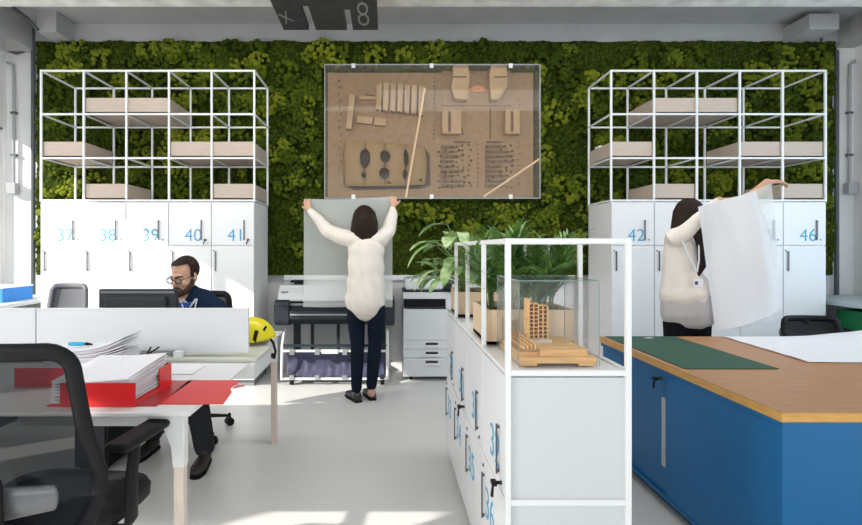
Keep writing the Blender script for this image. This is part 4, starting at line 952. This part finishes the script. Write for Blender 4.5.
for v in b_.data.vertices:      # soft folds
    k = max(0, 1.25 - (v.co.z)) if v.co.z < 1.25 else 0
    v.co.y += .008 * math.sin(v.co.x * 50 + v.co.z * 9) * min(1, k * 2.2); v.co.x += .005 * math.sin(v.co.z * 38 + v.co.x * 14)
    if v.co.z < .90: v.co.z -= .035 * max(0, 1 - (v.co.x / .17) ** 2) * min(1, (.90 - v.co.z) * 14)
bm = BM()
loft(bm, [A1(366, 284), A1(366, 292), A1(366, 302)], [(.10, .08), (.125, .095), (.145, .110)], n=20, up=(0, 1, 0))
for xh, xk, xa_, yk in ((355.5, 357.5, 356.5, 388), (376, 375, 371.5, 385)):
    loft(bm, [A1(xh, 302), A1(xh + .5, 318), A1(xk, 345, .012), A1((xk + xa_) / 2, 366, 0), A1(xa_, yk)], [(.076, .09), (.078, .085), (.060, .062), (.055, .058), (.046, .048)], n=16, up=(0, 1, 0))
fused('trousers', bm, M_navy, wp, .008, 3)
bm = BM(); T = lambda x, y, z: hc + HR @ V((x, y, z))
ball(bm, T(0, -.015, .035), (.090, .104, .094), 22, HR)
loft(bm, [T(0, -.02, .06), T(0, -.03, .01), T(0, -.04, -.05), T(.0, -.05, -.10), T(-.005, -.06, -.135)], [(.06, .07), (.096, .098), (.112, .09), (.120, .07), (.10, .05)], n=20, up=(0, 1, 0))
loft(bm, [T(.07, .03, .06), T(.092, .0, -.02), T(.095, -.02, -.1)], [(.02, .03), (.02, .045), (.02, .04)], n=10, up=(0, 1, 0)); loft(bm, [T(-.07, .03, .06), T(-.092, .0, -.02), T(-.095, -.02, -.1)], [(.02, .03), (.02, .045), (.02, .04)], n=10, up=(0, 1, 0))
fused('hair', bm, M_hair, wp, .007, 4)
p = A1(357, 400); shoe('shoe', (p.x + .02, Y1 - .06, 0), (-.45, .9, 0), M_leath, wp); p = A1(372, 400); shoe('shoe', (p.x + .01, Y1 + .0, 0), (-.3, .95, 0), M_leath, wp)
for o_ in wp.children:
    if o_.name.startswith('hair'):
        for v in o_.data.vertices:
            v.co += V((1, .6, 0)) * .007 * noise.noise((v.co.x * 70, v.co.y * 70, v.co.z * 6))
            if v.co.z < 1.43: v.co.z += .012 * noise.noise((v.co.x * 40, 1, 3))
# the sheet she holds
bm = BM(); nu, nv = 40, 40; x0, x1 = -.735, .048
def shp(u, v):
    return V((x0 + (x1 - x0) * u - .012 * (1 - u) * v, 4.535 + .02 * math.sin(u * 7 + v * 3) * (.3 + v) + .03 * (v - .2), 1.735 - .012 * math.sin(u * math.pi) * (1 - v) + .02 * u * (1 - v) - .96 * v))
g = [[bm.verts.new(shp(i / nu, j / nv)) for j in range(nv + 1)] for i in range(nu + 1)]
for i in range(nu):
    for j in range(nv): bm.faces.new((g[i][j], g[i + 1][j], g[i + 1][j + 1], g[i][j + 1]))
obj('tracing_sheet', bm, M_trace, smooth=True, label='translucent tracing paper sheet held up against the timber model', cat='paper sheet')

# --- woman unrolling a drawing at right
S2 = 146.0; Y2 = F / S2
def A2(x, y, dy=0): return W(x, y, F / (Y2 + dy))
w2 = thing('person', 'woman with long dark hair, cream blouse and lanyard, lifting a large drawing', 'person', (2.03, Y2, 0))
hc = A2(690, 217); HR = rotm(-62, -12)
sF, eF, wF = A2(674, 238, -.05), A2(697, 220, -.09), A2(719, 200, -.09)
sB, eB, wB = A2(684, 238, .10), A2(728, 214, .10), A2(767, 182, .02)
bm = BM(); headshape(bm, hc, HR, .95)
loft(bm, [A2(680, 243), A2(683, 236), A2(688, 226)], [(.055, .05), (.045, .045), (.05, .05)], n=14, up=(0, 1, 0))
loft(bm, [A2(683, 310), A2(681, 275), A2(680, 250), A2(680, 241)], [(.10, .075), (.09, .07), (.09, .06), (.06, .05)], n=16, up=(0, 1, 0))
for s_, e_, w_ in ((sF, eF, wF), (sB, eB, wB)): loft(bm, [s_.lerp(e_, .25), e_, w_], [.034, .032, .024], n=12, up=(0, 1, 0))
hand(bm, wF, V((.95, -.25, .05)), V((.1, -.1, .98)), 1, .6, .95); hand(bm, wB, V((.97, 0, .05)), V((0, -.3, .95)), -1, .45, .98)
loft(bm, [A2(680, 310), A2(681, 350), A2(682, 400), A2(680, 430)], [.075, .06, .045, .035], n=12, up=(0, 1, 0)); loft(bm, [A2(697, 310), A2(699, 350), A2(702, 400), A2(702, 430)], [.075, .06, .045, .035], n=12, up=(0, 1, 0))
fused('body', bm, M_skin, w2, .006, 3); eyes(hc, HR, w2, .95)
bm = BM()
loft(bm, [A2(686, 294), A2(685, 290), A2(684, 284), A2(681, 272), A2(681, 256), A2(681, 246), A2(682, 239)], [(.172, .145), (.168, .138), (.155, .125), (.118, .108), (.117, .10), (.108, .085), (.065, .06)], n=24, up=(0, 1, 0))
loft(bm, [sF + V((.03, .05, -.02)), sF, sF.lerp(eF, .5) + V((0, 0, -.016)), eF, eF.lerp(wF, .6), wF.lerp(eF, .12)], [.065, .068, .060, .048, .036, .030], n=14, up=(0, 1, 0))
loft(bm, [sB + V((-.03, -.05, -.02)), sB, sB.lerp(eB, .5), eB, eB.lerp(wB, .5)], [.062, .062, .052, .045, .036], n=14, up=(0, 1, 0))
b_ = fused('blouse', bm, M_cream, w2, .009, 5)
for v in b_.data.vertices:
    k = max(0, 1.2 - v.co.z) if v.co.z < 1.2 else 0
    v.co.y += .007 * math.sin(v.co.x * 55 + v.co.z * 8) * min(1, k * 2.5)
bm = BM(); loft(bm, [A2(689, 313), A2(688, 304), A2(686, 292), A2(684, 284)], [(.185, .14), (.180, .138), (.160, .128), (.13, .10)], n=24, up=(0, 1, 0)); fused('blouse_hem', bm, mat('sheer grey hem', (.48, .46, .45), .8, bump=.3, bscale=14), w2, .009, 4)
bm = BM()
loft(bm, [A2(684, 296), A2(686, 306), A2(687, 322)], [(.08, .07), (.125, .095), (.155, .110)], n=20, up=(0, 1, 0))
for xh, xa_ in ((677, 679), (697, 702)): loft(bm, [A2(xh, 322), A2(xh, 350), A2((xh + xa_) / 2, 385), A2(xa_, 425)], [(.085, .10), (.078, .085), (.060, .062), (.045, .048)], n=16, up=(0, 1, 0))
fused('trousers', bm, M_black, w2, .009, 3)
bm = BM(); T = lambda x, y, z: hc + HR @ V((x, y, z))
ball(bm, T(0, -.015, .035), (.088, .102, .092), 22, HR)
loft(bm, [T(0, -.02, .05), T(0, -.03, .02), T(0, -.045, -.05), T(0, -.06, -.12), T(0, -.05, -.17)], [(.06, .07), (.092, .092), (.088, .075), (.08, .06), (.05, .035)], n=20, up=(0, 1, 0))
loft(bm, [A2(693, 224, -.07), A2(700, 236, -.09), A2(703, 250, -.10), A2(702, 266, -.10), A2(698, 276, -.10)], [(.045, .03), (.042, .03), (.035, .025), (.028, .02), (.012, .01)], n=12, up=(0, 1, 0))
fused('hair', bm, M_hair, w2, .007, 4)
for x, q in ((679, .0), (702, .04)): p = A2(x, 440); shoe('shoe', (p.x - .05, Y2 + q, 0), (.9, -.3, 0), M_leath, w2)
ln = BM(); loft(ln, [A2(683, 242, -.12), A2(690, 258, -.145), A2(697, 272, -.16)], [(.006, .002)] * 3, n=6, up=(0, 1, 0)); loft(ln, [A2(699, 245, -.11), A2(699, 260, -.14), A2(697, 272, -.16)], [(.006, .002)] * 3, n=6, up=(0, 1, 0))
lo = thing('lanyard', 'white lanyard with name badge worn by the dark-haired woman at right', 'lanyard', A2(697, 285, -.16)); obj('strap', ln, mat('grey white ribbon', (.6, .62, .66), .6), lo)
p = A2(698, 283, -.165); quick('badge', M_wht, lo, (p.x - .03, p.x + .03, p.y - .003, p.y, p.z - .025, p.z + .025), bevel=.002); quick('badge_print', mat('badge navy', (.06, .08, .2), .5), lo, (p.x - .022, p.x - .002, p.y - .004, p.y - .0031, p.z - .012, p.z + .012))
# drawing sheets she lifts
S3 = 153.4
def curtain(name, L, Rr, m, y0, label, amp, ncol=30, nrow=40):
    bm = BM(); g = []
    def samp(P, t):
        k = t * (len(P) - 1); i = min(int(k), len(P) - 2); f_ = k - i; a_, b_ = P[i], P[i + 1]
        return (a_[0] + (b_[0] - a_[0]) * f_, a_[1] + (b_[1] - a_[1]) * f_)
    for i in range(ncol + 1):
        u = i / ncol; row = []
        for j in range(nrow + 1):
            v = j / nrow; a_, b_ = samp(L, v), samp(Rr, v); p = W(a_[0] + (b_[0] - a_[0]) * u, a_[1] + (b_[1] - a_[1]) * u, S3)
            p.y += y0 + amp * math.sin(u * 5 + v * 2.2) + .3 * amp * math.sin(u * 13 + 1); row.append(bm.verts.new(p))
        g.append(row)
    for i in range(ncol):
        for j in range(nrow): bm.faces.new((g[i][j], g[i + 1][j], g[i + 1][j + 1], g[i][j + 1]))
    return obj(name, bm, m, smooth=True, label=label, cat='paper sheet')
M_sheetw = sheer('white drawing paper', (.86, .87, .90), .96)
curtain('drawing_sheet', [(697, 207), (703, 235), (708, 265), (713, 295), (717, 332)], [(751, 192), (762, 222), (771, 255), (781, 285), (784, 308)], M_sheetw, -.02, 'large opaque white drawing lifted by the woman at right', .035)
curtain('tracing_sheet', [(733, 203), (738, 232), (742, 265), (745, 300), (737, 333)], [(782, 181), (786, 215), (790, 255), (793, 290), (790, 322)], M_trace, .11, 'sheer tracing sheet hanging behind the lifted white drawing', .03)

# --- seated man
S4 = 148.0; Y4 = F / S4
def A4(x, y, dy=0): return W(x, y, F / (Y4 + dy))
mn_ = thing('person', 'bearded man in glasses and navy jumper seated at the desk behind the monitor', 'person', (-1.34, Y4, 0))
hc = A4(185, 276); HR = rotm(180 - 22, -16) 
sLm, sRm = A4(216, 309, .02), A4(174, 309, .02); eLm, eRm = A4(219, 338, -.04), A4(160, 338, -.08); wLm, wRm = A4(196, 336, -.30), A4(168, 336, -.28)
wLm.z = wRm.z = .785; eLm.z = eRm.z = .80
bm = BM(); headshape(bm, hc, HR, 1.03)
loft(bm, [A4(190, 306, .04), A4(187, 297, .02), A4(184, 286, .01)], [(.065, .06), (.058, .06), (.055, .06)], n=14, up=(0, 1, 0))
loft(bm, [A4(192, 378, .12), A4(191, 345, .10), A4(195, 320, .05), A4(195, 310, .04)], [(.14, .10), (.13, .10), (.14, .09), (.10, .07)], n=16, up=(0, 1, 0))
for s_, e_, w_ in ((sLm, eLm, wLm), (sRm, eRm, wRm)): loft(bm, [s_, e_, w_], [.03, .034, .028], n=12, up=(.3, .2, 1))
hand(bm, wLm, V((-.3, -.9, -.08)), V((0, -.1, 1)), -1, .35); hand(bm, wRm, V((.2, -.95, -.08)), V((0, -.1, 1)), 1, .35)
kL, kR = V((-1.16, 3.06, .52)), V((-1.50, 3.12, .52)); aL, aR = V((-1.105, 3.10, .10)), V((-1.50, 3.28, .12)); hL, hR = V((-1.22, 3.62, .54)), V((-1.44, 3.62, .54))
for a_, b_2, c_ in ((hL, kL, aL), (hR, kR, aR)): loft(bm, [a_, b_2], [.07, .045], n=12, up=(1, 0, 0)); loft(bm, [b_2, c_], [.042, .034], n=12, up=(1, 0, 0))
fused('body', bm, M_skin, mn_, .006, 3); eyes(hc, HR, mn_, 1.03)
bm = BM()
loft(bm, [A4(194, 380, .12), A4(195, 350, .10), A4(196, 330, .07), A4(196, 314, .05), A4(196, 304, .04), A4(194, 297, .03), A4(191, 293, .03)], [(.175, .13), (.17, .13), (.185, .13), (.20, .12), (.185, .105), (.12, .08), (.065, .06)], n=24, up=(0, 1, 0))
for s_, e_, w_ in ((sLm, eLm, wLm), (sRm, eRm, wRm)): loft(bm, [s_ + V((0, .01, -.0)), s_.lerp(e_, .5), e_, e_.lerp(w_, .5), w_.lerp(e_, .1)], [.075, .068, .060, .050, .038], n=14, up=(1, 0, 0))
fused('jumper', bm, mat('navy knit', (.007, .018, .045), .9, spec=.2, bump=.3, bscale=90), mn_, .009, 5)
bm = BM()
loft(bm, [(-1.33, 3.60, .52), (-1.33, 3.64, .62)], [(.16, .11), (.155, .11)], n=16, up=(0, 1, 0))
for a_, b_2, c_ in ((hL, kL, aL), (hR, kR, aR)): loft(bm, [a_, a_.lerp(b_2, .5), b_2], [.095, .085, .072], n=14, up=(1, 0, 0)); loft(bm, [b_2, b_2.lerp(c_, .5), c_], [.070, .068, .062], n=14, up=(1, 0, 0))
fused('trousers', bm, mat('charcoal trousers', (.022, .024, .028), .9, spec=.2, bump=.3, bscale=40), mn_, .009, 3)
M_boot = mat('dark boot leather', (.022, .018, .013), .5, bump=.5, bscale=40)
shoe('boot', (-1.10, 3.13, 0), (.08, -1, 0), M_boot, mn_, .25, .05); shoe('boot', (-1.50, 3.33, 0), (-.1, -1, 0), M_boot, mn_, .25, .05)
T = lambda x, y, z: hc + HR @ (V((x, y, z)) * 1.03)
bm = BM(); ball(bm, T(0, -.022, .042), (.083, .096, .092), 24, HR); ball(bm, T(0, .02, .08), (.062, .06, .042), 20, HR)
for q in (-1, 1): loft(bm, [T(q * .06, .02, .07), T(q * .076, .01, .03), T(q * .077, .01, .0)], [.02, .014, .008], n=8)
bb_ = [T(0, .03, .0)]
hr_ = fused('hair', bm, M_hair, mn_, .005, 2)
for v in hr_.data.vertices:
    l = HR.inverted() @ (v.co + SHIFT[mn_.name] - hc)
    if l.y > .02 and l.z < .095: v.co += HR @ V((0, -min(.07, (l.y - .02) * 1.6), .012))
bm = BM()
loft(bm, [T(-.068, .012, -.02), T(-.062, .030, -.055), T(-.04, .060, -.085), T(0, .080, -.098), T(.04, .060, -.085), T(.062, .030, -.055), T(.068, .012, -.02)], [(.012, .012), (.020, .018), (.024, .020), (.026, .020), (.024, .020), (.020, .018), (.012, .012)], n=10)
loft(bm, [T(-.03, .082, -.066), T(-.018, .096, -.050), T(.018, .096, -.050), T(.03, .082, -.066)], [.006, .007, .007, .006], n=8)
fused('beard', bm, mat('short beard', (.045, .022, .013), .8, var=.4, scale=80, bump=.5, bscale=200), mn_, .005, 1)
gl = BM()
for q in (-1, 1):
    c0 = T(q * .034, .100, .002); pts = [c0 + HR @ V((.025 * math.copysign(abs(math.cos(a * .3927)) ** .7, math.cos(a * .3927)), 0, .018 * math.copysign(abs(math.sin(a * .3927)) ** .7, math.sin(a * .3927)))) for a in range(16)]
    loft(gl, pts, .0034, n=6, up=HR @ V((0, 1, 0)), closed=True); loft(gl, [T(q * .060, .098, .008), T(q * .078, .05, .008), T(q * .080, -.01, .006)], .002, n=6)
loft(gl, [T(-.009, .102, .006), T(.009, .102, .006)], .002, n=6)
gg = thing('spectacles', 'dark rimmed glasses worn by the seated man', 'glasses', hc); obj('frame', gl, M_blk, gg, smooth=True)
for q in (-1, 1):
    bm = BM(); c0 = T(q * .034, .100, .002); vs = [bm.verts.new(c0 + HR @ V((.024 * math.cos(a * .5236), 0, .017 * math.sin(a * .5236)))) for a in range(12)]; bm.faces.new(vs); obj('lens', bm, M_glass, gg)
bm = BM(); loft(bm, [A4(180, 302, -.02), A4(183, 300, -.05), A4(187, 303.5, -.075), A4(190, 307, -.085), A4(193, 303, -.07), A4(196, 299, -.04)], [(.006, .009)] * 6, n=8, up=(0, 0, 1)); obj('collar', bm, mat('checked shirt', (.55, .58, .62), .7, var=.4, scale=120), mn_, smooth=True)
bm = BM(); prism(bm, [(A4(182, 0).x, A4(0, 302).z), (A4(196, 0).x, A4(0, 301).z), (A4(191, 0).x, A4(0, 318).z), (A4(184, 0).x, A4(0, 318).z)], Y4 - .098, Y4 - .06); obj('undershirt', bm, mat('blue shirt', (.03, .11, .42), .7), mn_)
ln = BM(); loft(ln, [A4(181, 300, -.09), A4(184, 312, -.11), A4(188, 330, -.12)], [(.0045, .002)] * 3, n=6, up=(0, 1, 0)); loft(ln, [A4(197, 299, -.09), A4(194, 312, -.11), A4(188, 330, -.12)], [(.0045, .002)] * 3, n=6, up=(0, 1, 0))
obj('lanyard', ln, mat('white ribbon', (.7, .72, .75), .6), label='white lanyard hanging round the seated man\'s neck', cat='lanyard', smooth=True)
